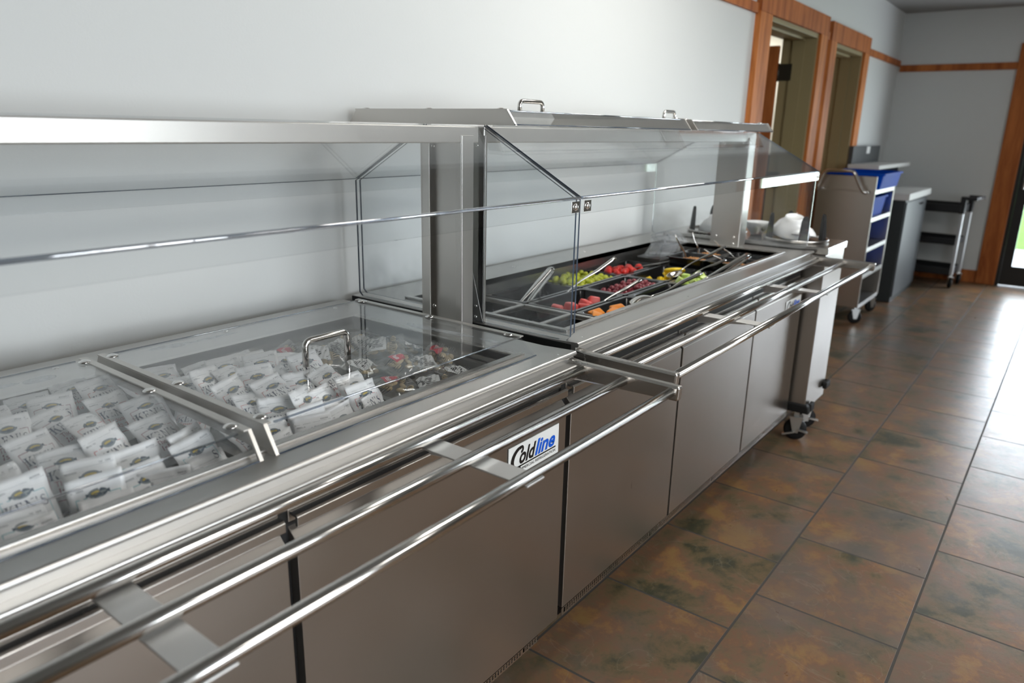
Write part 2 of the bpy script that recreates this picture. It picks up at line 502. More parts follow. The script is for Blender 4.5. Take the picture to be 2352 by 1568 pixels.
# room beyond the two doorways
m = MB(); m.box(3.5, XE, 4.6, 4.8, 0, ZC); m.box(3.3, 3.5, WY + .2, 4.8, 0, ZC); struct(m.build('wall_corridor', BACKP))
for i, (a, b) in enumerate(WIN):
    m = MB()
    m.box(a, b, YR - .12, YR - .06, .75, .81); m.box(a, b, YR - .12, YR - .06, 2.39, 2.45)
    for x in (a, (a + b) / 2 - .03, b - .06): m.box(x, x + .06, YR - .12, YR - .06, .81, 2.39)
    struct(m.build('window_%d' % (i + 1), DARKM))
# timber casings, rails and skirtings
CZ = .035


def casing(name, x0, x1, z, xl, xr, zt):
    b = MB()
    b.box(xl, x0, WY - CZ, WY, 0, z, 0); b.box(x1, xr, WY - CZ, WY, 0, z, 0)
    b.box(xl, xr, WY - CZ, WY, z, zt, 1)
    o = struct(b.build(name, [WOOD, WOODD], bevel=.003))
    j = MB(); d = .24; t = .03
    j.box(x0, x0 + t, WY - .012, WY + d, 0, z); j.box(x1 - t, x1, WY - .012, WY + d, 0, z); j.box(x0 + t, x1 - t, WY - .012, WY + d, z - t, z)
    # door stop
    j.box(x0 + t, x0 + t + .014, WY + .07, WY + .16, 0, z - t); j.box(x1 - t - .014, x1 - t, WY + .07, WY + .16, 0, z - t)
    j.box(x0 + t + .014, x1 - t - .014, WY + .07, WY + .16, z - t - .014, z - t)
    j.build('door_jamb', KHAKI, o, bevel=.002)
    return o


d1 = casing('door_1', D1[0], D1[1], D1[2], 4.74, 6.20, 2.300)
b = MB(); b.box(5.955, 5.998, WY + .25, WY + 1.24, .01, 2.09); lf = b.build('door_leaf', WOODD, d1, bevel=.002)
b = MB()
for z in (1.90, .25, 1.10):
    b.box(5.985, 6.0, WY + .145, WY + .25, z - .06, z + .06)
    b.tube([(5.99, WY + .247, z - .065), (5.99, WY + .247, z + .065)], .010, 8)
b.build('hinge', HINGE, lf)
d2 = casing('door_2', D2[0], D2[1], D2[2], 6.30, 7.54, 2.285)
b = MB(); b.box(6.62, 6.80, WY + .30, WY + .34, 1.95, 2.06); b.build('door_closer', BLACKG, d2)
b = MB(); b.box(8.45, 8.94, 2.02, 3.2, .0, 1.22); tag(b.build('dark_cabinet', BLACKG, loc=(8.7, 2.6, 0), bevel=.004), 'dark cabinet glimpsed through the second doorway', 'cabinet')
for i, (a, c) in enumerate(((XB, 4.74), (6.20, 6.30), (7.54, XE - .001))):
    b = MB(); b.box(a, c, WY - .022, WY, 2.148, 2.205); struct(b.build('trim_%d' % (i + 1), WOODD, bevel=.003))
b = MB(); b.box(XE - .022, XE, .72, WY - .022, 2.095, 2.16); struct(b.build('trim_4', WOODD, bevel=.003))
b = MB(); b.box(XE - .03, XE, .556, .725, 0, 2.33); b.box(XE - .03, XE, GD[0] - .15, GD[0], 0, 2.33); b.box(XE - .03, XE, GD[0], .556, GD[2], 2.33)
struct(b.build('trim_5', WOODD, bevel=.004))
b = MB()
for a, c in ((XB, 4.74), (6.20, 6.30), (7.54, XE)): b.box(a, c, WY - .015, WY, 0, .13)
struct(b.build('baseboard_left', WOODD, bevel=.003))
b = MB(); b.box(XE - .015, XE, .725, WY - .015, 0, .13); struct(b.build('baseboard_far', WOODD, bevel=.003))
# glass double door in the far wall
b = MB(); y0, y1 = GD[0], GD[1]
b.box(XE + .02, XE + .075, y0, y1, GD[2] - .05, GD[2]); b.box(XE + .02, XE + .075, y1 - .035, y1, 0, GD[2] - .05); b.box(XE + .02, XE + .075, y0, y0 + .035, 0, GD[2] - .05)
d3 = struct(b.build('door_3', DARKM))
ym = (y0 + y1) / 2
for a, c in ((y0 + .037, ym - .002), (ym + .002, y1 - .037)):
    b = MB()
    b.box(XE + .025, XE + .07, a, a + .085, .01, GD[2] - .055); b.box(XE + .025, XE + .07, c - .085, c, .01, GD[2] - .055)
    b.box(XE + .025, XE + .07, a + .085, c - .085, .01, .205); b.box(XE + .025, XE + .07, a + .085, c - .085, GD[2] - .15, GD[2] - .055)
    dl = b.build('door_leaf', DARKM, d3)
    b = MB(); b.box(XE + .045, XE + .051, a + .085, c - .085, .205, GD[2] - .15); b.build('glass_pane', ACR, dl)
    yy = c - .05 if c > 0 else a + .05
    b = MB(); b.tube([(XE + .025, yy, .98), (XE - .03, yy, .98), (XE - .03, yy, 1.17), (XE + .025, yy, 1.17)], .011, 8); b.build('pull_handle', ZINC, dl)
# outdoors beyond the glass door
b = MB(); b.box(XE + .2, 12.2, -9, 6, -.10, -.005); tag(struct(b.build('pavement', PAVE)), 'pale concrete pavement outside the glass door', 'pavement')
b = MB(); b.box(12.2, 60, -40, 40, -.14, -.03); tag(struct(b.build('lawn', GRASS)), 'bright green lawn beyond the pavement outside the glass door', 'lawn')
# ceiling lamps (two rows over the aisle, out of the picture)
lamp0 = None
for i, (x, y) in enumerate(((2.9, .65), (.8, -1.6), (2.9, -1.6), (1.8, -3.2))):
    if lamp0 is None:
        lamp0 = thing('ceiling_light', 'recessed white ceiling light panel over the aisle', 'ceiling light', (x, y, ZC - .03), 'ceiling lights over the aisle')
        b = MB()
        for q in ((-.62, .62, -.32, -.30), (-.62, .62, .30, .32), (-.62, -.60, -.30, .30), (.60, .62, -.30, .30)): b.box(x + q[0], x + q[1], y + q[2], y + q[3], ZC - .03, ZC)
        b.build('lamp_frame', SLABW, lamp0)
        b = MB(); b.box(x - .60, x + .60, y - .30, y + .30, ZC - .022, ZC - .012); b.build('diffuser', LAMP, lamp0)
    else:
        dup(lamp0, Matrix.Translation((x, y, ZC - .03)))

# ------------------------------------------------------------------ salad bar units
GY0, GY1 = .937, 1.716                       # sneeze guard fold lines, aisle and wall side
GZF, GZT = 1.295, 1.452                      # fold height, top
HY0, HY1 = 1.228, 1.432                      # header


def slots(b, x0, x1, y, z0, z1, pitch=.0112, w=.0050):
    """a strip with upright slots: top and bottom bar plus the webs between the slots"""
    h = z1 - z0
    b.box(x0, x1, y, y + .002, z0, z0 + h * .28); b.box(x0, x1, y, y + .002, z1 - h * .08, z1)
    n = int((x1 - x0) / pitch); x = x0
    for k in range(n + 1):
        w2 = pitch * 2.2 if k % 46 == 0 else pitch - w
        b.box(x, min(x1, x + w2), y, y + .002, z0 + h * .28, z1 - h * .08)
        x = x0 + (k + 1) * pitch
        if x > x1: break


def caster(parent, x, y, r=.05, top=.13, lock=True, ang=0.):
    b = MB()
    M = Matrix.Translation((x, y, r)) @ Matrix.Rotation(ang, 4, 'Z') @ Matrix.Rotation(radians(90), 4, 'X')
    w = .014
    b.lathe([(r * .45, -w), (r * .85, -w), (r, -w * .55), (r, w * .55), (r * .85, w), (r * .45, w)], seg=24, M=M)
    wh = b.build('caster_wheel', RUBBER, parent)
    b = MB()
    u = Vector((cos(ang), sin(ang), 0)); v = Vector((-sin(ang), cos(ang), 0)); c = Vector((x, y, 0))
    for sg in (-1, 1):
        poly = [(-.030, r * 2 + .010), (.030, r * 2 + .010), (.014, r * .75), (-.010, r * .75)]
        q = [c + u * p[0] + v * (sg * (w + .006)) + Vector((0, 0, p[1])) for p in poly]
        q2 = [p + v * (sg * .003) for p in q]
        vs = q + q2
        b.add(vs, [(0, 1, 2, 3), (7, 6, 5, 4), (0, 4, 5, 1), (1, 5, 6, 2), (2, 6, 7, 3), (3, 7, 4, 0)])
    b.obox(c + Vector((0, 0, r * 2 + .012)), u, v, (0, 0, 1), .032, .026, .003)
    b.obox(c + Vector((0, 0, (r * 2 + .012 + top) / 2)), u, v, (0, 0, 1), .012, .012, (top - r * 2 - .012) / 2)
    b.tube([c + v * (-.024) + Vector((0, 0, r)), c + v * .024 + Vector((0, 0, r))], .006, 8)
    fk = b.build('caster_fork', ZINC, parent)
    if lock:
        b = MB()
        b.obox(c - v * .028 + u * (-.030) + Vector((0, 0, r * .7)), u + Vector((0, 0, .35)), v, Vector((0, 0, 1)) - .35 * u, .028, .008, .0035)
        b.obox(c - v * .028 + u * .038 + Vector((0, 0, r * 1.05)), u + Vector((0, 0, -.2)), v, Vector((0, 0, 1)) + .2 * u, .022, .008, .0035)
        b.build('brake_lever', ZINC, fk)
    return wh


def serif_plate(root, door, xa, xb, za, zb, y):
    """white maker's plate with black and blue lettering"""
    b = MB(); b.box(xa, xb, y - .003, y, za, zb)
    pl = b.build('name_plate', PLATEW, door, bevel=.0008)
    W = xb - xa; H = zb - za

    def place(bb, vs, fs, x, z, w, h, dy=.0006):
        P = [(xa + (x + vx * w) * W, y - .003 - dy, za + (z + vz * h) * H) for vx, vz in vs]
        bb.add(P, fs)
    bk = MB(); bl = MB()
    # big curled C
    pts = []; ws = []
    for k in range(27):
        t = k / 26
        if t < .26:      # hook at the top right
            a = radians(-110 + 290 * t / .26); pts.append((.238 + .028 * cos(a) * 1.0, .80 + .085 * sin(a))); ws.append(.05 + .04 * t)
        else:
            q = (t - .26) / .74
            a = radians(95 + 195 * q); pts.append((.205 + .135 * cos(a) * 1.0 + .03 * sin(a), .56 + .32 * sin(a))); ws.append(.060 + .035 * sin(pi * q))
    pw = [w * .62 for w in ws]
    asp = H / W
    P2 = [(p[0], p[1] * asp) for p in pts]
    vs, fs = stroke2d(P2, pw)
    vs = [(a, c / asp) for a, c in vs]
    bk.add([(xa + vx * W, y - .0036, za + vz * H) for vx, vz in vs], fs)
    v, f = text_mesh('old', .32, .028); place(bk, v, f, .20, .33, .325, .50)
    v, f = text_mesh('line', .32, .030); place(bl, v, f, .50, .33, .42, .52)
    place(bk, [(0, 0), (1, 0), (1, 1), (0, 1)], [[0, 1, 2, 3]], .20, .255, .735, .045)
    v, f = text_mesh('COMMERCIAL REFRIGERATION', 0, 0, 2); place(bk, v, f, .14, .115, .79, .095)
    bk.build('lettering', LOGOK, pl); bl.build('lettering', LOGOB, pl, label='blue lettering')
    return pl


def make_unit(name, label, x0, x1, wx0, wx1, wy0, wy1, doors, plate, ry, zr, brx, sup, posts, zb, zd, gx, grx, hx, screws, ZT=.937, xe=None):
    root = thing(name, label, 'salad bar', ((x0 + x1) / 2, 1.33, 0))
    ZL = ZT - .024
    xd1 = x1 if xe is None else xe
    yd = .9355
    # body
    b = MB(); b.box(x0 + .004, x1 - .004, .975, 1.70, zb, .69); b.box(x0 + .004, x1 - .004, .975, .983, .69, .896); b.box(x0 + .004, x1 - .004, 1.692, 1.70, .69, .914); b.box(x0 + .004, x0 + .010, .983, 1.692, .69, .914); b.box(x1 - .010, x1 - .004, .983, 1.692, .69, .914)
    body = b.build('cabinet_body', [STEELV], root)
    b = MB(); b.box(x0 + .004, x1 - .004, .957, .975, zb + .004, .896); b.build('front_frame', BLACKG, root)
    # counter top: deck round the well, stepped ledge, rolled front edge
    b = MB()
    yb = 1.735
    b.box(x0, xd1, wy1, yb, ZT - .02, ZT); b.box(x0, wx0, wy0, wy1, ZT - .02, ZT); b.box(wx1, xd1, wy0, wy1, ZT - .02, ZT)
    ylip = ry[0] + .036
    prof = [(wy0, ZT - .02), (wy0, ZT)]
    r = .006
    for k in range(9):
        a = radians(90 + 180 * k / 8); prof.append((ylip - .001 + r * cos(a), ZT - .001 + r * sin(a)))
    prof += [(ylip + .002, ZT - .007), (ylip + .001, ZL + .002)]
    yf = ry[0] + .002
    for k in range(7):
        a = radians(90 + 180 * k / 6); prof.append((yf + .012 + .004 * cos(a), ZL + .001 + .003 * sin(a)))
    prof += [(yf + .010, ZL - .002), (yf + .006, ZL - .006), (yf + .006, ZL - .016), (yf + .010, ZL - .016), (yf + .010, ZL - .006), (yd + .03, ZL - .006)]
    prof += [(yd + .03, ZT - .02)]
    b.prism(prof[::-1], 'x', x0, xd1, 0, smooth=False)
    top = b.build('counter_top', DECK, root)
    b = MB(); b.box(x0 - .002, x0 - .0002, ry[0] + .05, yb, ZT - .05, ZT - .002); b.build('gap_shade_strip', BLACKG, root)  # black strip standing in for the shade in the gap between units
    # well liner, rim flange and adapter bars
    b = MB(); zw = .70
    for q in ((wx0 - .002, wx0, wy0, wy1, zw, ZT - .001), (wx1, wx1 + .002, wy0, wy1, zw, ZT - .001), (wx0, wx1, wy0 - .002, wy0, zw, ZT - .001),
              (wx0, wx1, wy1, wy1 + .002, zw, ZT - .001), (wx0, wx1, wy0, wy1, zw - .002, zw)): b.box(*q)
    b.build('cold_well', DECK, root)
    b = MB(); e = .018; h = .007
    for q in ((wx0 - e, wx1 + e, wy0 - e, wy0, ZT, ZT + h), (wx0 - e, wx0, wy0, wy1, ZT, ZT + h)): b.box(*q)
    b.box(wx1, wx1 + e, wy0, wy1, ZT, ZT + h * .5)
    b.build('well_rim', STEEL, root, bevel=.003)
    # doors with pull rail
    for k, (a, c) in enumerate(doors):
        b = MB()
        prof = [(yd, zd), (yd, .776), (yd + .028, .806), (yd + .019, .808), (yd + .019, .828), (yd + .019, .832), (yd + .03, .832), (yd + .03, .80), (yd + .03, zd)]
        b.prism(prof[::-1], 'x', a, c)
        d = b.build('door', STEELV, root, bevel=.0015)
        b = MB()
        b.prism([(yd - .004, .808), (yd - .004, .824), (yd, .828), (yd + .018, .828), (yd + .018, .822), (yd + .003, .822), (yd + .003, .806), (yd - .002, .805)][::-1], 'x', a + .002, c - .002)
        b.build('pull_handle', STEEL, d, bevel=.001)
        if plate and k == plate[0]: serif_plate(root, d, plate[1], plate[2], plate[3], plate[4], yd)
    # toe grille
    b = MB(); slots(b, grx[0], grx[1], yd + .001, zb, zd - .003); b.build('vent_grille', STEEL, root)
    b = MB(); b.box(grx[0], grx[1], yd + .012, yd + .02, zb, zd - .003); b.build('grille_backing', BLACKG, root)
    # tray slide: three tubes, end brackets, support straps
    for y in ry:
        b = MB(); b.tube([(brx[0], y, zr), (brx[1], y, zr)], .0106, 18); b.build('tray_rail', TUBE, root)
    for i, x in enumerate(brx):
        b = MB(); s = .011
        pr = [(ry[0] + .044, ZT - .010), (ry[0] + .044, ZT - .060), (ry[0] + .02, ZT - .060), (ry[2] - .018, zr - .018), (ry[2] - .020, zr + .016), (ry[0] + .01, zr + .019)]
        b.prism(pr, 'x', x - s, x + s)
        b.build('rail_bracket', STEEL, root, bevel=.005)
    for x in sup:
        b = MB()
        b.box(x - .024, x + .024, ry[2] - .005, ry[0] + .03, zr - .0165, zr - .013)
        b.prism([(ry[2] - .004, zr - .0166), (ry[0] + .03, zr - .0166), (ry[0] + .03, zr - .05)], 'x', x + .020, x + .024)
        b.build('rail_support', SATIN, root, bevel=.001)
    # sneeze guard: posts, header shelf, sheets
    for a, c, cap in posts:
        b = MB(); t = .004
        p0, p1 = 1.222, 1.364
        b.box(a, c, p0, p0 + t, ZT, 1.43); b.box(a, c, p1 - t, p1, ZT, 1.43)
        xw = a + .018 if cap else a
        b.box(xw, xw + t, p0 + t, p1 - t, ZT, 1.43)
        b.box(a, a + t, p0 + t, p0 + .022, ZT, 1.43); b.box(a, a + t, p1 - .030, p1 - t, ZT, 1.43)
        po = b.build('guard_post', POST, root, bevel=.0008)
        for yy, zz in ((1.335, .985), (1.25, .985), (1.25, .955), (1.335, 1.402), (1.25, 1.405)):
            b = MB(); b.ball((xw - .001, yy, zz), .0055, 10, 6, sc=(.6, 1, 1)); b.build('screw', SCREW, po)
    b = MB(); b.box(hx[0], hx[1], HY0, HY1, 1.412, GZT)
    b.build('header_shelf', POST, root, bevel=.003)
    t = .005
    th = math.atan2(GZT - GZF, HY0 - GY0)
    for sg, yfold, ytop in ((1, GY0, HY0), (-1, GY1, HY1)):
        dy = ytop - yfold; dz = GZT - GZF; l = math.hypot(dy, dz)
        ny, nz = -dz / l * t, abs(dy) / l * t
        ny *= 1 if sg > 0 else -1
        b = MB()
        poly = [(yfold, GZF), (ytop, GZT), (ytop - abs(ny) * (1 if sg > 0 else -1), GZT + nz), (yfold - abs(ny) * (1 if sg > 0 else -1), GZF + nz * .6)]
        if sg < 0: poly = poly[::-1]
        b.prism(poly, 'x', gx[0], gx[1], 1, 0)
        yo = yfold - sg * t
        b.box(gx[0], gx[1], min(yfold, yo), max(yfold, yo), GZF - .037, GZF, 0)
        sh = b.build('guard_sheet', [ACR, ACRE], root)
        b = MB(); b.tube([(gx[0], yfold - sg * .003, GZF + .001), (gx[1], yfold - sg * .003, GZF + .001)], .0038 if sg > 0 else .0012, 10); b.build('sheet_fold', FOLD if sg > 0 else ACRE, sh)
        for xx in (gx[0] + .022, gx[1] - .022):
            b = MB(); y2 = yfold - sg * (t + .0015)
            b.box(xx - .017, xx + .017, min(y2, yo), max(y2, yo), GZF - .032, GZF - .006)
            b.ball((xx, y2, GZF - .019), .0085, 12, 8, sc=(1, .6, 1))
            if sg > 0: b.build('guard_clip', SCREW, sh, bevel=.001)
    for x in (gx[0] + .004, gx[1] - .004):
        b = MB()
        yA, yB = GY0 + .004, GY1 - .004
        pl = [(yA, ZT + .02), (yA + .012, ZT + .009), (yB - .012, ZT + .009), (yB, ZT + .02), (yB, GZF - .003), (HY1, GZT - .003), (HY0, GZT - .003), (yA, GZF - .003)]
        b.prism(pl, 'x', x - .003, x + .003, 0, 1)
        b.build('guard_end_panel', [MIST, ACRE], root)
    for (x, y) in screws:
        b = MB(); b.ball((x, y, ZT + .0005), .0075, 12, 8, sc=(1, 1, .55)); b.build('screw', SCREW, root)
    for x in (x0 + .10, x1 - .10):
        for y in (1.06, 1.62): caster(root, x, y, .042, zb, lock=False)
    return root


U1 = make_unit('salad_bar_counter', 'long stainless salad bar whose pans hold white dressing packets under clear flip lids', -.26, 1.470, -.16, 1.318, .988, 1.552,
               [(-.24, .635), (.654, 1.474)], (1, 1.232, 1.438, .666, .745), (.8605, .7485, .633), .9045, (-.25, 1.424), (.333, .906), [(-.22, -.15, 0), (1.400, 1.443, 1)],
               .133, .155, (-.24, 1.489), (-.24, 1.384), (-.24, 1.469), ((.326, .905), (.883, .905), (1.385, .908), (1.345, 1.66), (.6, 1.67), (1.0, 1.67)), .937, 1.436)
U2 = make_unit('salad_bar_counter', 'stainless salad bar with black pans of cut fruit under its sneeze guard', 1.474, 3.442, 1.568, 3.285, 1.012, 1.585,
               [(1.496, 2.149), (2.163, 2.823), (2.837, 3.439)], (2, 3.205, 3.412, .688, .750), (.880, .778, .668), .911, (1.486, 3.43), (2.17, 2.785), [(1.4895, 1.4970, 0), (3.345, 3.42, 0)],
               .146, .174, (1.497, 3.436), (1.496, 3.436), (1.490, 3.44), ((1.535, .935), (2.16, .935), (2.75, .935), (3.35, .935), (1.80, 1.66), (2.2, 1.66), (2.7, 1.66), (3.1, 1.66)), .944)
# adapter bars in the near bay of the far unit
b = MB(); zp = .893
for y in (1.02, 1.212, 1.40): b.box(1.570, 1.918, y - .010, y + .010, zp - .016, zp)
b.box(1.570, 1.582, 1.03, 1.58, zp - .016, zp); b.box(1.906, 1.920, 1.03, 1.58, zp - .016, zp)
b.build('adapter_bars', STEEL, U2, bevel=.003)


# ------------------------------------------------------------------ flip lids
def make_lid(label, x0, x1, y0, y1, zb, handle=None, frost=(), hgt=.046, plate=False, name='well_lid'):
    root = thing(name, label, 'lid', ((x0 + x1) / 2, (y0 + y1) / 2, zb))
    zt = zb + hgt; t = .004; s = .030; e = .004 if plate else .022
    inner = 1 if x0 < 0 else 0
    # one bent sheet: flat top and four sloping skirts
    ea = e if plate or inner else .002; eb = e if plate or not inner else .002
    top = [(x0 + ea, y0 + s), (x1 - eb, y0 + s), (x1 - eb, y1 - s), (x0 + ea, y1 - s)]
    bot = [(x0, y0), (x1, y0), (x1, y1), (x0, y1)]
    b = MB()
    if plate: bot = [(x0 + e, y0), (x1 - e, y0), (x1 - e, y1), (x0 + e, y1)]
    b.add([(x, y, zt) for x, y in top] + [(x, y, zb + .001) for x, y in bot], [(0, 1, 2, 3)] + [(i, 4 + i, 4 + (i + 1) % 4, (i + 1) % 4) for i in ((0, 2) if plate else range(4))])
    sh = b.build('acrylic_cover', ACRH, root)
    m = sh.modifiers.new('thick', 'SOLIDIFY'); m.thickness = .0035; m.offset = -1
    for yy in (y0 + s, y1 - s):
        b = MB(); b.tube([(x0 + e, yy, zt - .001), (x1 - e, yy, zt - .001)], .0020, 6); b.build('cover_fold', FOLD, sh)
    b = MB(); b.tube([(x0, y0, zb + .002), (x1, y0, zb + .002)], .0016, 6); b.build('cover_edge', ACRE, sh)
    for k, x in enumerate((x0, x1)):
        b = MB(); sg = 1 if k == 0 else -1
        if plate:
            xa, xb = sorted((x, x + sg * .003))
            b.prism([(y0 + .001, zb), (y0 + s, zt + .001), (y1 - s, zt + .001), (y1 - .001, zb)][::-1], 'x', xa, xb)
        xo = x if plate or k == inner else x + sg * .016
        xa, xb = sorted((xo, xo + sg * .014)); b.box(xa, xb, y0 + s - .004, y1 - s + .004, zt, zt + .003)
        if not plate and k == 0 and inner == 0:
            xa, xb = sorted((x, x + .004)); b.prism([(y0 + .001, zb), (y0 + s, zt), (y1 - s, zt), (y1 - .001, zb)][::-1], 'x', xa, xb)
        xa, xb = sorted((xo, xo + sg * .014))
        if plate or k == inner:
            xa, xb = sorted((xo, xo + sg * .007))
            b.prism([(y0 - .003, zb), (y0 + s - .004, zt + .003), (y0 + s + .004, zt), (y0 + .002, zb)][::-1], 'x', xa, xb)
        st = b.build('end_strip', POST, root, bevel=.0006)
        for q in (.05, .5, .95):
            b = MB(); xs_, ys_ = xo + sg * .016, y0 + s + (y1 - y0 - 2 * s) * q
            b.lathe([(.012, 0), (.012, .0015), (.0085, .0032), (.005, .0048), (1e-6, .0052)], (xs_, ys_, zt + .002), 14)
            b.build('screw', SCREW, st)
    if handle:
        hx0, hx1, hy, hh = handle; r = .0065; q = .014
        pts = [(hx0, hy, zt)]
        for k in range(6):
            a = radians(180 - 90 * k / 5); pts.append((hx0 + q + q * cos(a), hy, zt + hh - q + q * sin(a)))
        for k in range(6):
            a = radians(90 - 90 * k / 5); pts.append((hx1 - q + q * cos(a), hy, zt + hh - q + q * sin(a)))
        pts.append((hx1, hy, zt))
        b = MB(); b.tube(pts, r, 14); b.build('handle', TUBE, root)
    for (fx, fy, fa, fb, an) in frost:
        b = MB(); b.ball((fx, fy, zt - t - .0012), 1., 20, 8, sc=(fa, fb, .0012), M=Matrix.Rotation(an, 3, 'Z'))
        b.build('condensation', FROST, root)
    return root


ZD = .9375
make_lid('clear flip lid without a handle over the plum and teal printed packets', -.19, .612, .948, 1.570, ZD, None, ((.505, 1.490, .030, .018, .1), (.43, 1.497, .045, .010, .0)))
make_lid('clear flip lid with bar handle over the packets beside the steel post', .634, 1.350, .948, 1.570, ZD, (.868, .975, 1.17, .052),
         ((.775, 1.515, .048, .016, -.1), (.875, 1.510, .060, .008, .0), (1.255, 1.225, .015, .050, 0), (1.262, 1.14, .012, .07, .1), (1.27, 1.02, .010, .035, 0)))
ZS = GZT + .001
make_lid('wide clear lid with dirty steel end plate lying on top of the guard shelf', 1.515, 2.555, 1.150, 1.765, ZS + .003, (1.80, 1.915, 1.35, .034), (), .036, True)
make_lid('shorter clear lid lying on the guard shelf towards the doorways', 2.605, 3.425, 1.150, 1.765, ZS + .003, (2.735, 2.83, 1.35, .034), (), .034, True)


# ------------------------------------------------------------------ food pans
def pan(label, x0, x1, y0, y1, zr, depth, mat, group=None, name='food_pan', lip=.012, cr=.020, taper=.012):
    root = thing(name, label, 'food pan', ((x0 + x1) / 2, (y0 + y1) / 2, zr - depth), group)
    b = MB(); t = .003
    loops = [rrect(x0, x1, y0, y1, cr * .6), rrect(x0, x1, y0, y1, cr * .6), rrect(x0 + lip, x1 - lip, y0 + lip, y1 - lip, cr),
             rrect(x0 + lip + .003, x1 - lip - .003, y0 + lip + .003, y1 - lip - .003, cr),
             rrect(x0 + lip + taper, x1 - lip - taper, y0 + lip + taper, y1 - lip - taper, cr),
             rrect(x0 + lip + taper + .01, x1 - lip - taper - .01, y0 + lip + taper + .01, y1 - lip - taper - .01, cr)]
    zs = [zr - .004, zr, zr, zr - .006, zr - depth + t + .010, zr - depth + t]
    n = len(loops[0]); vs = [(p[0], p[1], z) for l, z in zip(loops, zs) for p in l]; fs = []
    for i in range(len(loops) - 1):
        for k in range(n):
            l = (k + 1) % n; fs.append((i * n + k, i * n + l, (i + 1) * n + l, (i + 1) * n + k))
    fs.append([5 * n + k for k in range(n)])
    # outside
    lo = [rrect(x0 + lip - t, x1 - lip + t, y0 + lip - t, y1 - lip + t, cr), rrect(x0 + lip + taper - t, x1 - lip - taper + t, y0 + lip + taper - t, y1 - lip - taper + t, cr)]
    base = len(vs); vs += [(p[0], p[1], zr - .004) for p in lo[0]] + [(p[0], p[1], zr - depth) for p in lo[1]]
    for k in range(n):
        l = (k + 1) % n
        fs.append((k, base + k, base + l, l)); fs.append((base + k, base + n + k, base + n + l, base + l))
    fs.append([base + n + k for k in range(n)][::-1])
    b.add(vs, fs, 0, True)
    o = b.build('pan_body', mat, root)
    m = o.modifiers.new('edges', 'EDGE_SPLIT'); m.split_angle = radians(40)
    return root


PZ = .893
# near unit: smoke coloured pans that hold the packets
PA = (.268, .622, .995, 1.545); PB = (.632, .972, .995, 1.545); PC = (.982, 1.312, .995, 1.545)
pan('smoke grey pan full of white packets under the nearest lid', *PA, .905, .080, SMOKE, name='packet_pan', lip=.016, cr=.035)
pan('smoke grey pan heaped with white packets under the lid with the bar handle', *PB, .905, .080, SMOKE, name='packet_pan', lip=.016, cr=.035)
pan('smoke grey pan of clear cracker packs beside the steel guard post', *PC, .905, .045, SMOKE, name='cracker_pan', lip=.016, cr=.035)
# far unit: black pans, three rows
XC = (1.924, 2.260, 2.586, 2.925); YRW = ((1.402, 1.582), (1.214, 1.398), (1.022, 1.210))
G = 'black pans in the far salad bar'
CELL = {}
for (i, j, lb) in ((0, 0, 'black food pan of ice-cold dark fruit with a slanted utensil beside the green grapes'), (1, 0, 'black food pan full of green grapes'), (2, 0, 'black food pan of strawberries by the wall'),
                   (0, 1, 'black food pan holding red watermelon cubes'), (1, 1, 'black food pan of red grapes in the middle row'), (2, 1, 'black food pan of yellow pineapple'),
                   (0, 2, 'black food pan with orange cantaloupe pieces at the front'), (1, 2, 'nearly empty black food pan behind the aisle-side spoon'), (2, 2, 'black food pan of pale green honeydew at the front')):
    x0, x1 = XC[i] + .002, XC[i + 1] - .002; y0, y1 = YRW[j]
    dp = {(0, 0): .079, (1, 0): .067, (2, 0): .079, (0, 1): .053, (1, 1): .071, (2, 1): .079, (0, 2): .053, (1, 2): .15, (2, 2): .079}[(i, j)]
    pan(lb, x0, x1, y0 + .002, y1 - .002, PZ, dp, BLACKP, G)
    CELL[(i, j)] = (x0 + .03, x1 - .03, y0 + .03, y1 - .03)
SM = ((2.935, 3.105, 1.208, 1.392, 'small raised black pan of granola beside the pineapple'), (3.110, 3.275, 1.208, 1.392, 'small raised black pan of topping against the far post'),
      (2.935, 3.105, 1.020, 1.204, 'small raised black pan of topping at the aisle-side corner'), (3.110, 3.275, 1.020, 1.204, 'small empty black pan in the far front corner'))
for (a, c, d, e, lb) in SM: pan(lb, a, c, d, e, .930, .15, BLACKP, 'small topping pans', lip=.010, cr=.018)

# ------------------------------------------------------------------ fruit (every piece is a thing of its own)
rnd = random.Random(11)


def pile(cell, r, n, ztop, zbot, slope=(0, 0), squash=1.):
    """loose positions that do not sink into each other"""
    x0, x1, y0, y1 = cell; out = []
    tries = 0
    while len(out) < n and tries < 9000:
        tries += 1
        x = rnd.uniform(x0 + r * .3, x1 - r * .3); y = rnd.uniform(y0 + r * .3, y1 - r * .3)
        u = (x - x0) / (x1 - x0); v = (y - y0) / (y1 - y0)
        z = zbot
        for (a, c, d) in out:
            h2 = (2 * r * .97) ** 2 - (a - x) ** 2 - (c - y) ** 2
            if h2 > 0: z = max(z, d + math.sqrt(h2))
        if z <= ztop + slope[0] * (u - .5) + slope[1] * (v - .5): out.append((x, y, z))
    return out


def fruit_copies(mesh_list, name, label, cat, group, spots, spin=True, sc=(1, 1)):
    for i, p in enumerate(spots):
        o = bpy.data.objects.new(name, mesh_list[i % len(mesh_list)]); COL.objects.link(o)
        o.location = p
        if spin: o.rotation_euler = (rnd.uniform(0, 6), rnd.uniform(0, 6), rnd.uniform(0, 6))
        s = rnd.uniform(*sc); o.scale = (s, s, s)
        tag(o, label, cat, group)


def grape_mesh(mat):
    b = MB(); b.ball((0, 0, 0), .0125, 14, 10, sc=(.94, .94, 1.12)); b.ball((0, 0, .0139), .0022, 6, 4)
    return b.mesh('grape', mat)


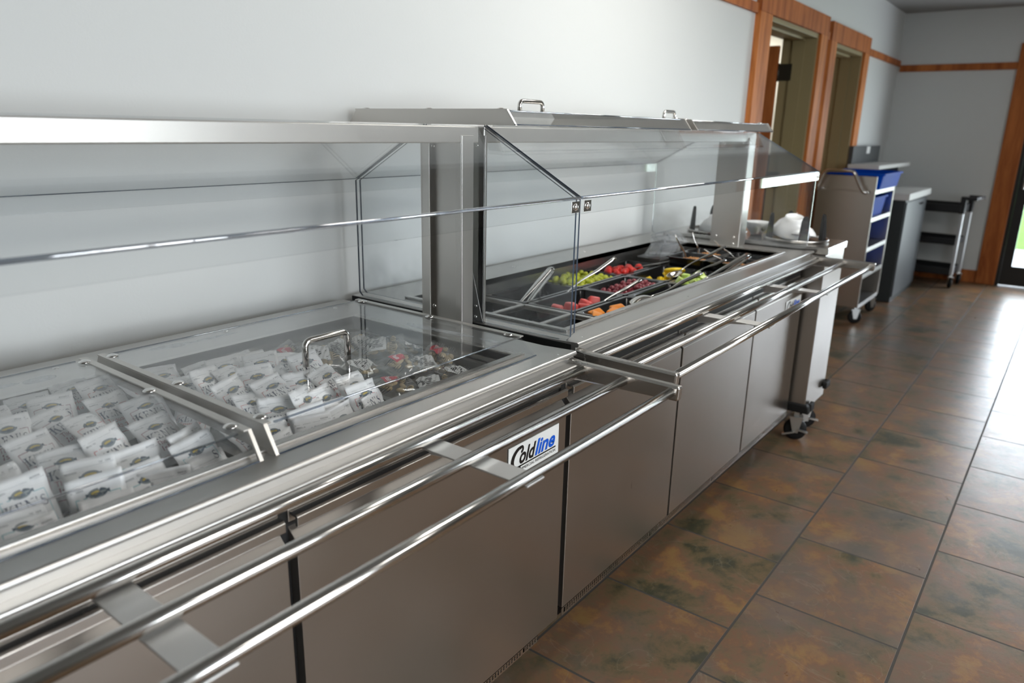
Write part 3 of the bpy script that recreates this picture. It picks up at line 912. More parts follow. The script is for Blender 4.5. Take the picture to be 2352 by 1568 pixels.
c = CELL[(1, 0)]
fruit_copies([grape_mesh(GRAPEG)], 'green_grape', 'green grape heaped with others in the black pan by the wall', 'grape', 'green grapes', pile((c[0] - .012, c[1] - .01, c[2] - .012, c[3] + .01), .0125, 150, .893, .845, (-.012, .012)), sc=(.95, 1.12))
c = CELL[(1, 1)]
fruit_copies([grape_mesh(GRAPER)], 'red_grape', 'red grape among others in the middle black pan', 'grape', 'red grapes', pile((c[0] - .01, c[1] + .008, c[2] - .012, c[3] - .005), .0118, 110, .876, .838, (.02, .0)), sc=(.88, 1.08))


def lump(mat, sx, sy, sz, seed, cut=.18, sub=2):
    """a knife-cut fruit piece: a box with skewed corners and softened edges"""
    q = random.Random(seed); bm = bmesh.new(); bmesh.ops.create_cube(bm, size=1.)
    for v in bm.verts: v.co = Vector((v.co.x * sx * (1 + q.uniform(-cut, cut)), v.co.y * sy * (1 + q.uniform(-cut, cut)), v.co.z * sz * (1 + q.uniform(-cut, cut))))
    bmesh.ops.bevel(bm, geom=list(bm.edges), offset=min(sx, sy, sz) * .16, segments=2, affect='EDGES', profile=.6)
    for f in bm.faces: f.smooth = True
    me = bpy.data.meshes.new('piece'); bm.to_mesh(me); bm.free(); me.materials.append(mat)
    return me


def lay(me, name, label, cat, group, x, y, z, rot):
    o = bpy.data.objects.new(name, me); COL.objects.link(o); o.location = (x, y, z); o.rotation_euler = rot
    return tag(o, label, cat, group)


# watermelon cubes
for k, (x, y, rz, rx, lb) in enumerate(((1.985, 1.315, .4, .1, 'left-hand red watermelon cube, close to the empty bay'), (2.030, 1.290, -.3, .1, 'tall red watermelon cube beside the left-hand cube'),
                                         (2.072, 1.262, .7, .0, 'small red watermelon cube right of the tall one'), (2.115, 1.290, .1, .3, 'lying red watermelon cube in the middle of its pan'), (2.165, 1.285, .9, .2, 'hindmost red watermelon cube under the spoon'))):
    lay(lump(MELON, .040, .038, .042, 20 + k), 'watermelon_cube', lb, 'watermelon', 'watermelon cubes', x, y, .868 + (.006 if k == 1 else 0), (rx, .1 * k, rz))
# cantaloupe
for k, (x, y, rz, sx, lb) in enumerate(((1.958, 1.150, .5, .06, 'orange cantaloupe slice beside the empty bay'), (1.992, 1.168, -.2, .05, 'orange cantaloupe slice lying behind the first slice'),
                                         (2.045, 1.140, .15, .058, 'thick orange cantaloupe wedge left of the big spoon'), (2.098, 1.150, -.5, .05, 'orange cantaloupe wedge tucked under the big spoon'))):
    lay(lump(CANTA, sx, .034, .044, 40 + k), 'cantaloupe_piece', lb, 'cantaloupe', 'cantaloupe pieces', x, y, .871, (.2, -.12, rz))
# strawberries


def straw_mesh(seed):
    q = random.Random(seed)
    b = MB(); h = .036 * q.uniform(.85, 1.1); w = .0155 * q.uniform(.9, 1.15)
    b.lathe([(1e-6, -h * .55), (w * .45, -h * .45), (w * .85, -h * .1), (w, h * .18), (w * .82, h * .38), (w * .35, h * .46), (1e-6, h * .44)], seg=14)
    return b.mesh('strawberry', STRAW)


sp = pile((CELL[(2, 0)][0] - .01, CELL[(2, 0)][1] - .06, CELL[(2, 0)][2] - .005, CELL[(2, 0)][3] - .03), .0175, 44, .892, .838, (-.01, -.01))
fruit_copies([straw_mesh(s) for s in range(5)], 'strawberry', 'red strawberry lying in the black pan by the wall', 'strawberry', 'strawberries', sp, sc=(.95, 1.15))
# pineapple chunks and a ring
c = CELL[(2, 1)]
sp = pile((c[0] + .02, c[1] - .02, c[2] - .008, c[3] - .03), .0135, 44, .880, .832, (.01, -.01))
fruit_copies([lump(PINE, .026, .022, .020, 60 + k, .3) for k in range(5)], 'pineapple_chunk', 'yellow pineapple chunk in the black pan', 'pineapple', 'pineapple chunks', sp)
b = MB(); R1 = .036
b.tube([(R1 * cos(a), R1 * sin(a), 0) for a in [2 * pi * k / 24 * .78 for k in range(25)]], .013, 8, flat=.7)
lay(b.mesh('ring', PINE), 'pineapple_slice', 'curved yellow pineapple slice lying on top of the chunks', 'pineapple', None, c[1] - .120, c[2] + .030, .900, (.35, -.1, 2.6))
# honeydew
c = CELL[(2, 2)]
sp = pile((c[0] - .005, c[1] - .07, c[2] - .005, c[3] + .0), .017, 46, .898, .835, (-.02, .0))
fruit_copies([lump(HONEY, .034, .026, .024, 80 + k, .25) for k in range(5)], 'honeydew_piece', 'pale green honeydew piece in the front black pan', 'honeydew', 'honeydew pieces', sp)
# dark blueberries in the first pan, under the mist
BERRY = principled('blueberry_skin', (.022, .024, .035), .45, noise=.4, nscale=60.)
c = CELL[(0, 0)]
b = MB(); b.ball((0, 0, 0), .009, 12, 8); b.lathe([(.0035, .0075), (.0035, .0092), (.0022, .0085)], seg=10)
fruit_copies([b.mesh('blueberry', BERRY)], 'blueberry', 'dark blueberry in the frosted black pan at the wall', 'blueberry', 'blueberries', pile((c[0] - .01, c[1] + .005, c[2] - .01, c[3] + .01), .009, 150, .845, .826), sc=(.85, 1.1))
# granola: nobody could count the crumbs
for k, (a, cc, d, e, lb) in enumerate(SM[:3]):
    q = random.Random(200 + k); b = MB()
    for i in range(420):
        x = q.uniform(a + .024, cc - .024); y = q.uniform(d + .024, e - .024); s = q.uniform(.0022, .0048)
        z = .900 + .018 * math.exp(-((x - (a + cc) / 2) ** 2 + (y - (d + e) / 2) ** 2) / .0032) + q.uniform(0, .004)
        u = Vector((q.uniform(-1, 1), q.uniform(-1, 1), q.uniform(-1, 1))).normalized(); v = u.cross(Vector((.3, .5, .8))).normalized()
        b.obox((x, y, z), u, v, u.cross(v), s, s * .8, s * .55)
    n = 14; X0, X1, Y0, Y1 = a + .022, cc - .022, d + .022, e - .022
    g = [(X0 + (X1 - X0) * i / n, Y0 + (Y1 - Y0) * j / n) for i in range(n + 1) for j in range(n + 1)]
    b.add([(x, y, .898 + .018 * math.exp(-((x - (a + cc) / 2) ** 2 + (y - (d + e) / 2) ** 2) / .0032)) for x, y in g],
          [(i * (n + 1) + j, (i + 1) * (n + 1) + j, (i + 1) * (n + 1) + j + 1, i * (n + 1) + j + 1) for i in range(n) for j in range(n)])
    o = b.build('granola', GRAN, loc=((a + cc) / 2, (d + e) / 2, .87))
    tag(o, ('golden granola crumbs in the raised black pan nearest the pineapple', 'golden granola crumbs in the raised black pan against the far post', 'golden granola crumbs in the raised pan at the aisle corner')[k], 'granola', 'granola fillings', 'stuff')

# ------------------------------------------------------------------ serving utensils


def spoon(label, pb, pe, bowl=(.034, .024), group='serving spoons', thick=.0075, up=(0, 0, 1), flip=False, hollow=True):
    """pb: middle of the bowl, pe: end of the handle"""
    pb = Vector(pb); pe = Vector(pe); d = (pe - pb).normalized()
    root = thing('serving_spoon', label, 'spoon', pb, group)
    side = d.cross(Vector(up)).normalized(); nrm = side.cross(d) * (-1 if flip else 1)
    L = (pe - pb).length; p0 = pb + d * bowl[0] * .95
    b = MB(); n = 14; pts = []; rs = []
    for k in range(n + 1):
        t = k / n; pts.append(p0 + (pe - p0) * t + nrm * .010 * sin(pi * min(1, t * 1.6)) * .6)
        rs.append(.0032 + (.0 if t < .35 else (thick - .0032) * min(1, (t - .35) / .25)) if hollow else .0028 + .003 * sin(pi * t) * (t > .3) + .002 * t)
    b.tube(pts, rs, 10, flat=.75 if hollow else .45); b.build('handle', TUBE, root)
    b = MB(); nu, nv = 14, 6; vs = []; fs = []
    for j in range(nv + 1):
        for i in range(nu):
            a = 2 * pi * i / nu; r = j / nv
            p = pb + d * bowl[0] * r * cos(a) + side * bowl[1] * r * sin(a) - nrm * .014 * (1 - r * r)
            vs.append(p)
    for j in range(nv):
        for i in range(nu):
            l = (i + 1) % nu; fs.append((j * nu + i, j * nu + l, (j + 1) * nu + l, (j + 1) * nu + i))
    b.add(vs, fs, 0, True)
    o = b.build('spoon_bowl', TUBE, root); m = o.modifiers.new('thick', 'SOLIDIFY'); m.thickness = .0014
    return root


def tongs(label, pt, pe, gap=.022, lift=0.):
    """two sprung arms from the tips pt to the closed end pe"""
    pt = Vector(pt); pe = Vector(pe); d = (pe - pt).normalized()
    root = thing('serving_tongs', label, 'tongs', pt, 'serving tongs')
    side = d.cross(Vector((0, 0, 1))).normalized(); nrm = side.cross(d)
    for sg in (-1, 1):
        b = MB(); n = 12; prev = None; vs = []; fs = []
        for k in range(n + 1):
            t = k / n; g = gap * (1 - t) ** .7 * .9 + .004; w = .006 + .007 * min(1, t * 1.4)
            c = pt + (pe - pt) * t + nrm * sg * g
            e = nrm * sg
            vs += [c - side * w, c - side * w * .55 + e * .0045, c + side * w * .55 + e * .0045, c + side * w]
        for k in range(n):
            for q in range(3): fs.append((k * 4 + q, k * 4 + q + 1, k * 4 + q + 5, k * 4 + q + 4))
        b.add(vs, fs, 0, True)
        o = b.build('tong_arm', TUBE, root); m = o.modifiers.new('thick', 'SOLIDIFY'); m.thickness = .0014
    b = MB(); b.tube([pe - d * .004 - side * .012, pe + d * .006 - side * .006, pe + d * .006 + side * .006, pe - d * .004 + side * .012], .0035, 8); b.build('pull_ring', TUBE, root)
    return root


tongs('thick steel tongs standing in the frosted black pan at the wall', (1.975, 1.465, .853), (2.145, 1.452, .972), .012)
spoon('steel serving spoon with dark reflecting handle stuck into the green grapes', (2.135, 1.30 + .12, .862), (2.362, 1.318, 1.002))
spoon('steel serving spoon lying across the watermelon and red grape pans', (2.062, 1.235, .868), (2.352, 1.205, .936))
spoon('large upturned steel serving spoon over the cantaloupe pan', (2.120, 1.075, .921), (2.545, 1.060, .952), (.058, .034), flip=True, thick=.009)
spoon('steel serving spoon lying over the strawberries towards the raised pans', (2.665, 1.478, .880), (3.05, 1.36, .905), (.036, .026))
tongs('broad steel tongs leaning out of the honeydew pan at the aisle', (2.62, 1.075, .900), (3.00, 1.052, .966), .012)
spoon('long steel serving spoon rising from the pineapple towards the far post', (2.70, 1.235, .905), (3.03, 1.165, .985), (.038, .026))
spoon('shorter steel serving spoon resting on the pineapple rim beside the longer one', (2.68, 1.165, .905), (2.905, 1.112, .950), (.034, .024))
for lb, pbb, pee in (('small spoon standing in the granola pan nearest the pineapple', (3.035, 1.325, .893), (2.955, 1.362, 1.022)), ('upright small spoon in the topping pan against the far post', (3.195, 1.345, .893), (3.165, 1.375, 1.010)),
                     ('small spoon with curved handle in the far front topping pan', (3.20, 1.15, .885), (3.145, 1.262, .990)), ('small spoon leaning in the aisle-corner topping pan', (3.045, 1.13, .893), (2.955, 1.225, .975))):
    spoon(lb, pbb, pee, (.022, .015), 'small topping spoons', hollow=False)
# clear plastic lids stacked on edge by the wall
q = random.Random(5)
for k, lb in enumerate(('clear plastic pan lid lying flat behind the raised pans', 'clear plastic pan lid leaning on the flat one by the wall', 'clear plastic pan lid tilted steepest in the stack by the wall', 'topmost clear plastic pan lid in the stack by the wall')):
    root = thing('plastic_lid', lb, 'lid', (3.05 + .03 * k, 1.48, .90), 'clear plastic lids')
    b = MB(); an = (.0, .25, .42, .34)[k]; M = Matrix.Translation((3.04 + .040 * k, 1.478 + .003 * k, .905 + .022 * k)) @ Matrix.Rotation(-an, 4, 'Y') @ Matrix.Rotation(.25 * k, 4, 'Z')
    pl = rrect(-.085, .085, -.065, .065, .018); n = len(pl)
    pi_ = rrect(-.070, .070, -.05, .05, .016)
    vs = [M @ Vector((p[0], p[1], 0)) for p in pl] + [M @ Vector((p[0], p[1], .004)) for p in pl] + [M @ Vector((p[0], p[1], .004)) for p in pi_] + [M @ Vector((p[0], p[1], .010)) for p in pi_]
    fs = [[r * n + i, r * n + (i + 1) % n, (r + 1) * n + (i + 1) % n, (r + 1) * n + i] for r in range(3) for i in range(n)] + [[3 * n + i for i in range(n)]]
    b.add(vs, fs); b.build('lid_sheet', CLEARP, root)
    b = MB(); b.tube([M @ Vector((-.02, 0, .010)), M @ Vector((-.015, 0, .022)), M @ Vector((.015, 0, .022)), M @ Vector((.02, 0, .010))], .004, 6); b.build('lid_grip', CLEARP, root)

# ------------------------------------------------------------------ dressing packets
def poly_letters(kind):
    """serif capitals drawn as small polygons in a unit box"""
    V = []; F = []

    def quad(*p):
        n = len(V); V.extend(p)
        a = sum(p[i][0] * p[(i + 1) % len(p)][1] - p[(i + 1) % len(p)][0] * p[i][1] for i in range(len(p)))
        f = list(range(n, n + len(p))); F.append(f if a > 0 else f[::-1])

    def rect(x0, x1, y0, y1): quad((x0, y0), (x1, y0), (x1, y1), (x0, y1))
    if kind == 'K':
        rect(.16, .34, .04, .96); rect(.02, .46, 0, .055); rect(.02, .46, .945, 1)
        quad((.34, .40), (.42, .48), (.82, .97), (.70, .97)); rect(.60, .96, .945, 1)
        quad((.46, .56), (.58, .70), (.98, .03), (.76, .03)); rect(.68, 1.04, 0, .055)
        v, f = stroke2d([(.16, .62), (-.02, .60), (-.14, .70), (-.10, .84), (.02, .82)], [.05, .06, .07, .06, .03])
        n = len(V); V.extend(v); F.extend([[n + i for i in q] for q in f])
    elif kind == 'E':
        rect(.12, .32, .0, 1); rect(.02, .86, 0, .06); rect(.02, .82, .94, 1); rect(.32, .66, .47, .53)
        quad((.80, .0), (.90, .28), (.84, .28), (.70, .05)); quad((.78, 1.), (.84, .74), (.78, .74), (.68, .95)); rect(.60, .66, .36, .64)
    elif kind == 'N':
        rect(.14, .22, 0, 1); rect(.02, .36, 0, .055); quad((.02, 1), (.24, 1), (.88, 0), (.80, 0)); rect(.80, .88, 0, 1); rect(.68, 1.0, .945, 1)
    elif kind == "'":
        quad((.3, 1.02), (.62, 1.02), (.46, .68), (.38, .68))
    elif kind == 'S':
        pts = []; ws = []
        for k in range(17):
            t = k / 16
            if t < .5: a = radians(35 + 235 * t * 2); pts.append((.46 + .28 * cos(a), .74 + .22 * sin(a)))
            else: a = radians(90 - 235 * (t - .5) * 2); pts.append((.44 + .34 * cos(a), .27 + .25 * sin(a)))
            ws.append(.07 + .13 * math.exp(-((t - .5) / .2) ** 2))
        v, f = stroke2d(pts, ws); n = len(V); V.extend(v); F.extend([[n + i for i in q] for q in f])
        v, f = stroke2d([(.10, .22), (-.04, .12), (.04, .0), (.16, .08)], [.06, .08, .07, .03]); n = len(V); V.extend(v); F.extend([[n + i for i in q] for q in f])
    return V, F


WORD = []
xx = 0
for ch, wd in (('K', 1.0), ('E', .86), ('N', 1.0), ("'", .34), ('S', .84)):
    v, f = poly_letters(ch); WORD.append((v, f, xx, wd)); xx += wd + .08
WORDW = xx - .08
PW, PH, PT = .074, .104, .0075


def packet_mesh(seed, flavour, ink, fruit=False):
    q = random.Random(seed)
    a1, a2, a3 = q.uniform(-.006, .006), q.uniform(-.008, .008), q.uniform(0, 6)
    bend = q.uniform(-.010, .010); fill = q.uniform(.75, 1.25); sag = q.uniform(.30, .48)
    cr = [(q.uniform(8, 30), q.uniform(8, 26), q.uniform(0, 6), q.uniform(.0003, .0009)) for _ in range(4)]

    def surf(u, v, side, lift=0.):
        """u across, v up (0..1); side +1 front, -1 back"""
        eu = min(u, 1 - u); ev = min(v, 1 - v)
        ru = max(0., min(1., (eu - .05) / .30)); rv = max(0., min(1., (v - .06) / .32)) * max(0., min(1., (1 - v - .15) / .40))
        t = PT * fill * math.sqrt(max(0, ru * (2 - ru))) * math.sqrt(max(0, rv * (2 - rv))) * (1.15 - .5 * abs(v - sag))
        x = (u - .5) * PW * (1 - .06 * t / PT); y = (v - .5) * PH
        w = bend * (2 * v - 1) ** 2 + a1 * sin(3.1 * u + a3) + a2 * (u - .5) * (v - .3) * 2
        for fx, fy, ph, am in cr: w += am * sin(fx * u + fy * v + ph)
        return Vector((x, y, w + side * (t + .0004) + side * lift))
    b = MB(); nu, nv = 12, 16
    for side in (1, -1):
        vs = [surf(i / nu, j / nv, side) for j in range(nv + 1) for i in range(nu + 1)]
        fs = []
        for j in range(nv):
            for i in range(nu):
                k = j * (nu + 1) + i; f = (k, k + 1, k + nu + 2, k + nu + 1); fs.append(f if side > 0 else f[::-1])
        b.add(vs, fs, 0, True)
    # rim
    loop = [(i / nu, 0) for i in range(nu)] + [(1, j / nv) for j in range(nv)] + [(1 - i / nu, 1) for i in range(nu)] + [(0, 1 - j / nv) for j in range(nv)]
    n = len(loop); vs = [surf(u, v, 1) for u, v in loop] + [surf(u, v, -1) for u, v in loop]
    b.add(vs, [(i, n + i, n + (i + 1) % n, (i + 1) % n) for i in range(n)], 0)

    def ink_poly(vs, fs, m, lift=.00035):
        # cut long edges so that the print follows the film
        P = []; Q = []
        for f in fs:
            bs = len(P); P += [vs[i] for i in f]; Q.append([bs + i for i in range(len(f))])
        b.add([surf(u, v, 1, lift) for u, v in P], Q, m)

    def bar(u0, u1, v0, v1, m, n=6):
        vs = []; fs = []
        for i in range(n + 1):
            u = u0 + (u1 - u0) * i / n; w = v0 + (v1 - v0) * i / n if False else None
            vs += [(u, v0), (u, v1)]
        fs = [(2 * i, 2 * i + 2, 2 * i + 3, 2 * i + 1) for i in range(n)]
        ink_poly(vs, fs, m)

    def vbar(u0, u1, v0, v1, m, n=6):
        vs = []
        for i in range(n + 1): v = v0 + (v1 - v0) * i / n; vs += [(u0, v), (u1, v)]
        ink_poly(vs, [(2 * i, 2 * i + 1, 2 * i + 3, 2 * i + 2) for i in range(n)], m)
    # dashed tear line, small print
    for k in range(26): bar(.03 + k * .0365, .03 + k * .0365 + .022, .868, .874, 2, 1)
    for (u0, vv, nn) in ((.06, .826, 9), (.06, .812, 9), (.70, .905, 9), (.70, .891, 9)):
        for k in range(nn): bar(u0 + k * .024, u0 + k * .024 + q.uniform(.012, .020), vv, vv + .0085, 2, 1)
    # frame: a thin box broken by the emblem
    for (u0, u1) in ((.10, .30), (.70, .90)): bar(u0, u1, .703, .711, 3)
    vbar(.10, .108, .16, .703, 3); vbar(.892, .90, .16, .703, 3); bar(.10, .90, .155, .163, 3)
    # emblem
    n = 20

    def ell(cx, cy, rx, ry, m, lift):
        vs = [(cx, cy)] + [(cx + rx * cos(2 * pi * k / n), cy + ry * sin(2 * pi * k / n)) for k in range(n)]
        ink_poly(vs, [(0, 1 + k, 1 + (k + 1) % n) for k in range(n)], m, lift)
    ell(.5, .735, .178, .068, 7, .00035); ell(.5, .735, .163, .058, 4, .0006); ell(.5, .735, .143, .046, 7, .0008); ell(.5, .742, .122, .030, 5, .0010); ell(.5, .722, .104, .016, 7, .0012)
    for sg in (-1, 1): ink_poly([(.5 + sg * .168, .752), (.5 + sg * .215, .760), (.5 + sg * .215, .708), (.5 + sg * .168, .718)], [(0, 1, 2, 3) if sg > 0 else (3, 2, 1, 0)], 7)
    # word mark
    w0, w1 = .12, .90; sc = (w1 - w0) / WORDW; h = .150; v0 = .478
    for lv, lf, lx, lw in WORD: ink_poly([(w0 + (lx + px * lw) * sc, v0 + py * h) for px, py in lv], lf, 1)
    # kind of dressing
    for k, t in enumerate(flavour):
        tv, tf = text_mesh(t, 0., .004, 2); wd = min(.62, .088 * len(t))
        ink_poly([(.5 - wd / 2 + px * wd, .365 - k * .11 + py * .085) for px, py in tv], tf, 3)
    if fruit:
        for k in range(7): ell(.35 + .05 * k, .13 + .05 * sin(k * 2.1), .055, .045, (5, 6, 3)[k % 3], .0004 + .0002 * k)
    return b.mesh('dressing_packet', [WHITE, NAVY, GREYI, ink, SAGE, OCHRE, REDI, RIMI])


PK = [packet_mesh(1, ('Thousand', 'Island'), MAGI), packet_mesh(2, ('Thousand', 'Island'), MAGI), packet_mesh(3, ('Honey', 'Mustard'), REDI), packet_mesh(4, ('Honey', 'Mustard'), REDI),
      packet_mesh(5, ('Country', 'French'), REDI, True), packet_mesh(6, ('Thousand', 'Island'), REDI), packet_mesh(7, (), TEALI), packet_mesh(8, (), TEALI), packet_mesh(9, ('Country', 'French'), REDI)]
INKN = {0: 'plum-red', 1: 'plum-red', 2: 'red', 3: 'red', 4: 'red', 5: 'red', 6: 'teal', 7: 'teal', 8: 'red'}
q = random.Random(21)


def put_packet(k, x, y, z, yaw, tilt, roll, label, group):
    """tilt: angle of the face above the level, top edge raised towards the wall"""
    o = bpy.data.objects.new('dressing_packet', PK[k]); COL.objects.link(o)
    o.matrix_world = Matrix.Translation((x, y, z)) @ Matrix.Rotation(yaw, 4, 'Z') @ Matrix.Rotation(tilt, 4, 'X') @ Matrix.Rotation(roll, 4, 'Y')
    tag(o, label, 'dressing packet', group)
    return o


ORD = ('first', 'second', 'third', 'fourth', 'fifth', 'sixth', 'seventh', 'eighth')
ROWN = ('back', 'second', 'third', 'fourth', 'fifth', 'sixth', 'front')


def heap(x0, x1, rows, kinds, where, group, jit=.010):
    for j, (y, z, n, tl, ofs) in enumerate(rows):
        for i in range(n):
            x = x0 + (x1 - x0) * (i + .5 + ofs) / n + q.uniform(-jit, jit)
            k = kinds(j, i)
            rn = 'front' if j == len(rows) - 1 else ROWN[j]
            put_packet(k, x, y + q.uniform(-.012, .012), z + q.uniform(-.006, .008) + .004 * (i % 2), q.uniform(-.42, .42), radians(tl + q.uniform(-12, 12)), q.uniform(-.16, .16),
                       'white %s-printed packet, %s from left, %s row, %s' % (INKN[k], ORD[i], rn, where), group)


heap(.275, .618, ((1.505, .902, 4, 50, -.1), (1.420, .918, 4, 40, .1), (1.335, .924, 4, 42, -.08), (1.250, .924, 4, 46, .06), (1.165, .920, 4, 50, .0), (1.100, .908, 4, 56, .1)),
     lambda j, i: (0, 1, 2, 1, 0, 5, 3)[(3 * j + 2 * i) % 7] if j < 5 else (6, 7)[(i + j) % 2], 'near pan', 'packets in the near pan')
# last rows against the front of the near pan
heap(.275, .615, ((1.052, .902, 4, 60, .0), (1.025, .880, 4, 66, .08)), lambda j, i: (6, 7)[(i + j) % 2], 'near pan by its front edge', 'packets at the front of the near pan')
# the loose ones just right of the divider
put_packet(2, .692, 1.475, .902, .55, radians(34), .1, 'single white packet lying apart by the lid gap, nearest the wall', 'loose packets by the divider')
put_packet(4, .672, 1.268, .895, -.75, radians(22), .0, 'white packet printed with coloured fruit, lying alone under the lid gap', 'loose packets by the divider')
put_packet(3, .690, 1.095, .898, .35, radians(40), .1, 'white packet standing in the front corner under the lid gap', 'loose packets by the divider')
heap(.720, .965, ((1.480, .892, 3, 48, -.14), (1.405, .908, 3, 46, -.1), (1.325, .920, 4, 46, .0), (1.245, .926, 4, 46, .05), (1.165, .924, 4, 48, .0), (1.100, .912, 4, 54, .05)),
     lambda j, i: (2, 3, 5, 2, 8, 3)[(2 * j + i) % 6], 'middle pan', 'packets in the middle pan')
heap(.665, .965, ((1.058, .902, 4, 58, .0), (1.028, .882, 4, 64, .05)), lambda j, i: (3, 2)[(i + j) % 2], 'middle pan by its front edge', 'packets at the front of the middle pan')


# ------------------------------------------------------------------ cracker packs
def cracker_pack(seed, red):
    s = random.Random(seed); W, H, T = .112, .084, .013
    cr = [(s.uniform(8, 30), s.uniform(8, 30), s.uniform(0, 6), s.uniform(.0006, .0018)) for _ in range(5)]

    def surf(u, v, side, lift=0.):
        eu = min(u, 1 - u); ev = min(v, 1 - v)
        ru = max(0., min(1., (eu - .09) / .3)); rv = min(1., ev / .4)
        t = T * math.sqrt(ru * (2 - ru)) * math.sqrt(rv * (2 - rv)); w = 0
        for fx, fy, ph, am in cr: w += am * sin(fx * u + fy * v + ph)
        return Vector(((u - .5) * W, (v - .5) * H, w * (.6 + .5 * side) + side * (t + .0004 + lift)))
    b = MB(); nu, nv = 14, 10
    for side in (1, -1):
        vs = [surf(i / nu, j / nv, side) for j in range(nv + 1) for i in range(nu + 1)]; fs = []
        for j in range(nv):
            for i in range(nu):
                k = j * (nu + 1) + i; f = (k, k + 1, k + nu + 2, k + nu + 1); fs.append(f if side > 0 else f[::-1])
        b.add(vs, fs, 0, True)
    film = b.mesh('wrapper', FILM)
    b = MB()

    def patch(u0, u1, v0, v1, m, lift, n=6):
        vs = [surf(u0 + (u1 - u0) * i / n, v0 + (v1 - v0) * j / n, 1, lift) for j in range(n + 1) for i in range(n + 1)]
        b.add(vs, [(j * (n + 1) + i, j * (n + 1) + i + 1, (j + 1) * (n + 1) + i + 1, (j + 1) * (n + 1) + i) for j in range(n) for i in range(n)], m, True)
    if red:
        patch(.34, .62, .52, .86, 1, .0005)
        for k in range(6): patch(.40 + .035 * k, .42 + .035 * k, .60, .76, 0, .0009, 1)
    else:
        patch(.16, .62, .20, .82, 0, .0005)
        for k in range(7): patch(.23, .23 + s.uniform(.2, .34), .32 + .055 * k, .345 + .055 * k, 2, .0009, 3)
    for k in range(12): patch(.68, .68 + s.uniform(.10, .20), .16 + .055 * k, .182 + .055 * k, 2, .0006, 3)
    for k in range(9): patch(.13 + .012 * (k % 2), .29, .22 + .06 * k, .235 + .06 * k, 2, .0006, 2)
    lab = b.mesh('pack_print', [LABELW, LABELR, INKB])
    b = MB()
    for k in range(13):
        x = s.uniform(-.30, .30) * W; y = s.uniform(-.30, .30) * H
        M = Matrix.Rotation(s.uniform(0, 3), 3, 'Z') @ Matrix.Rotation(s.uniform(-.6, .6), 3, 'X')
        b.ball((x, y, s.uniform(-.004, .004)), .0088, 9, 6, sc=(1.15, .85, .55), M=M)
    cr_ = b.mesh('crackers', CRACK)
    root = bpy.data.objects.new('cracker_pack', None); COL.objects.link(root); root.empty_display_size = .03
    for nm, me in (('wrapper', film), ('pack_print', lab), ('crackers', cr_)):
        o = bpy.data.objects.new(nm, me); COL.objects.link(o); o.parent = root
    return root


protos = [cracker_pack(31 + k, k % 2 == 0) for k in range(4)]
CP = ((1.045, 1.475, .868, .4, .55, 'cracker pack furthest left by the wall, red print showing'), (1.075, 1.380, .885, -.5, .5, 'cracker pack with a white text panel under the lid handle'), (1.030, 1.330, .865, .9, .3, 'cracker pack with a red strip at the left rim of its pan'),
      (1.150, 1.400, .880, .3, .6, 'cracker pack upright behind the handle, striped end up'), (1.110, 1.270, .872, .1, .2, 'cracker pack half buried in the middle of the heap'), (1.190, 1.300, .896, -.75, .35, 'topmost cracker pack with a big white text panel'),
      (1.240, 1.420, .868, .2, .8, 'cracker pack standing by the post side with its seal up'), (1.265, 1.285, .880, 1.1, .5, 'cracker pack with striped wrapper near the right rim'), (1.150, 1.190, .886, .15, .3, 'cracker pack with a torn-looking red label nearest the middle front'),
      (1.215, 1.165, .872, -.3, .35, 'cracker pack with black printed strip near the front rim'), (1.275, 1.180, .882, .5, .3, 'cracker pack with red label at the right end of the front'), (1.075, 1.140, .862, -.2, .25, 'cracker pack low in the front left corner of its pan'),
      (1.240, 1.090, .862, .3, .2, 'cracker pack against the front rim, mostly plain film'), (1.150, 1.085, .858, -.6, .2, 'cracker pack lying flat against the front rim'))
for i, (x, y, z, yaw, tilt, lb) in enumerate(CP):
    M = Matrix.Translation((x, y, z + .028)) @ Matrix.Rotation(yaw, 4, 'Z') @ Matrix.Rotation(tilt, 4, 'X') @ Matrix.Rotation(((i * 7) % 5 - 2) * .08, 4, 'Y')
    k = (0, 1, 2, 3, 1, 3, 1, 3, 0, 3, 2, 0, 1, 3)[i]
    p = protos[k]
    if 'category' not in p.keys(): o = p; o.matrix_world = M
    else: o = dup(p, M)
    tag(o, lb, 'cracker pack', 'cracker packs')

# ------------------------------------------------------------------ bowl dispenser cart beyond the far unit
root = thing('bowl_dispenser', 'stainless mobile dispenser with black guide fins at the far end of the counter', 'dish dispenser', (3.63, 1.27, 0))
b = MB(); b.box(3.475, 3.795, .866, 1.66, .175, .930); b.build('cabinet_body', STEELV, root, bevel=.004)
b = MB(); b.box(3.468, 3.802, .858, 1.668, .930, .963); b.build('top_deck', STEEL, root, bevel=.004)
b = MB(); b.prism([(.842, .168), (1.0, .168), (1.0, .212), (.858, .212), (.848, .205)], 'x', 3.462, 3.50)
b.box(3.50, 3.56, .842, .864, .170, .210); b.build('bumper', RUBBER, root, bevel=.006)
b = MB(); b.box(3.74, 3.812, .842, .864, .222, .256); b.box(3.797, 3.812, .864, .95, .222, .256); b.build('bumper', RUBBER, root, bevel=.006)
caster(root, 3.545, .915, .054, .175, True, -1.30); caster(root, 3.735, .925, .054, .175, True, -1.05); caster(root, 3.545, 1.60, .054, .175, False); caster(root, 3.735, 1.60, .054, .175, False)
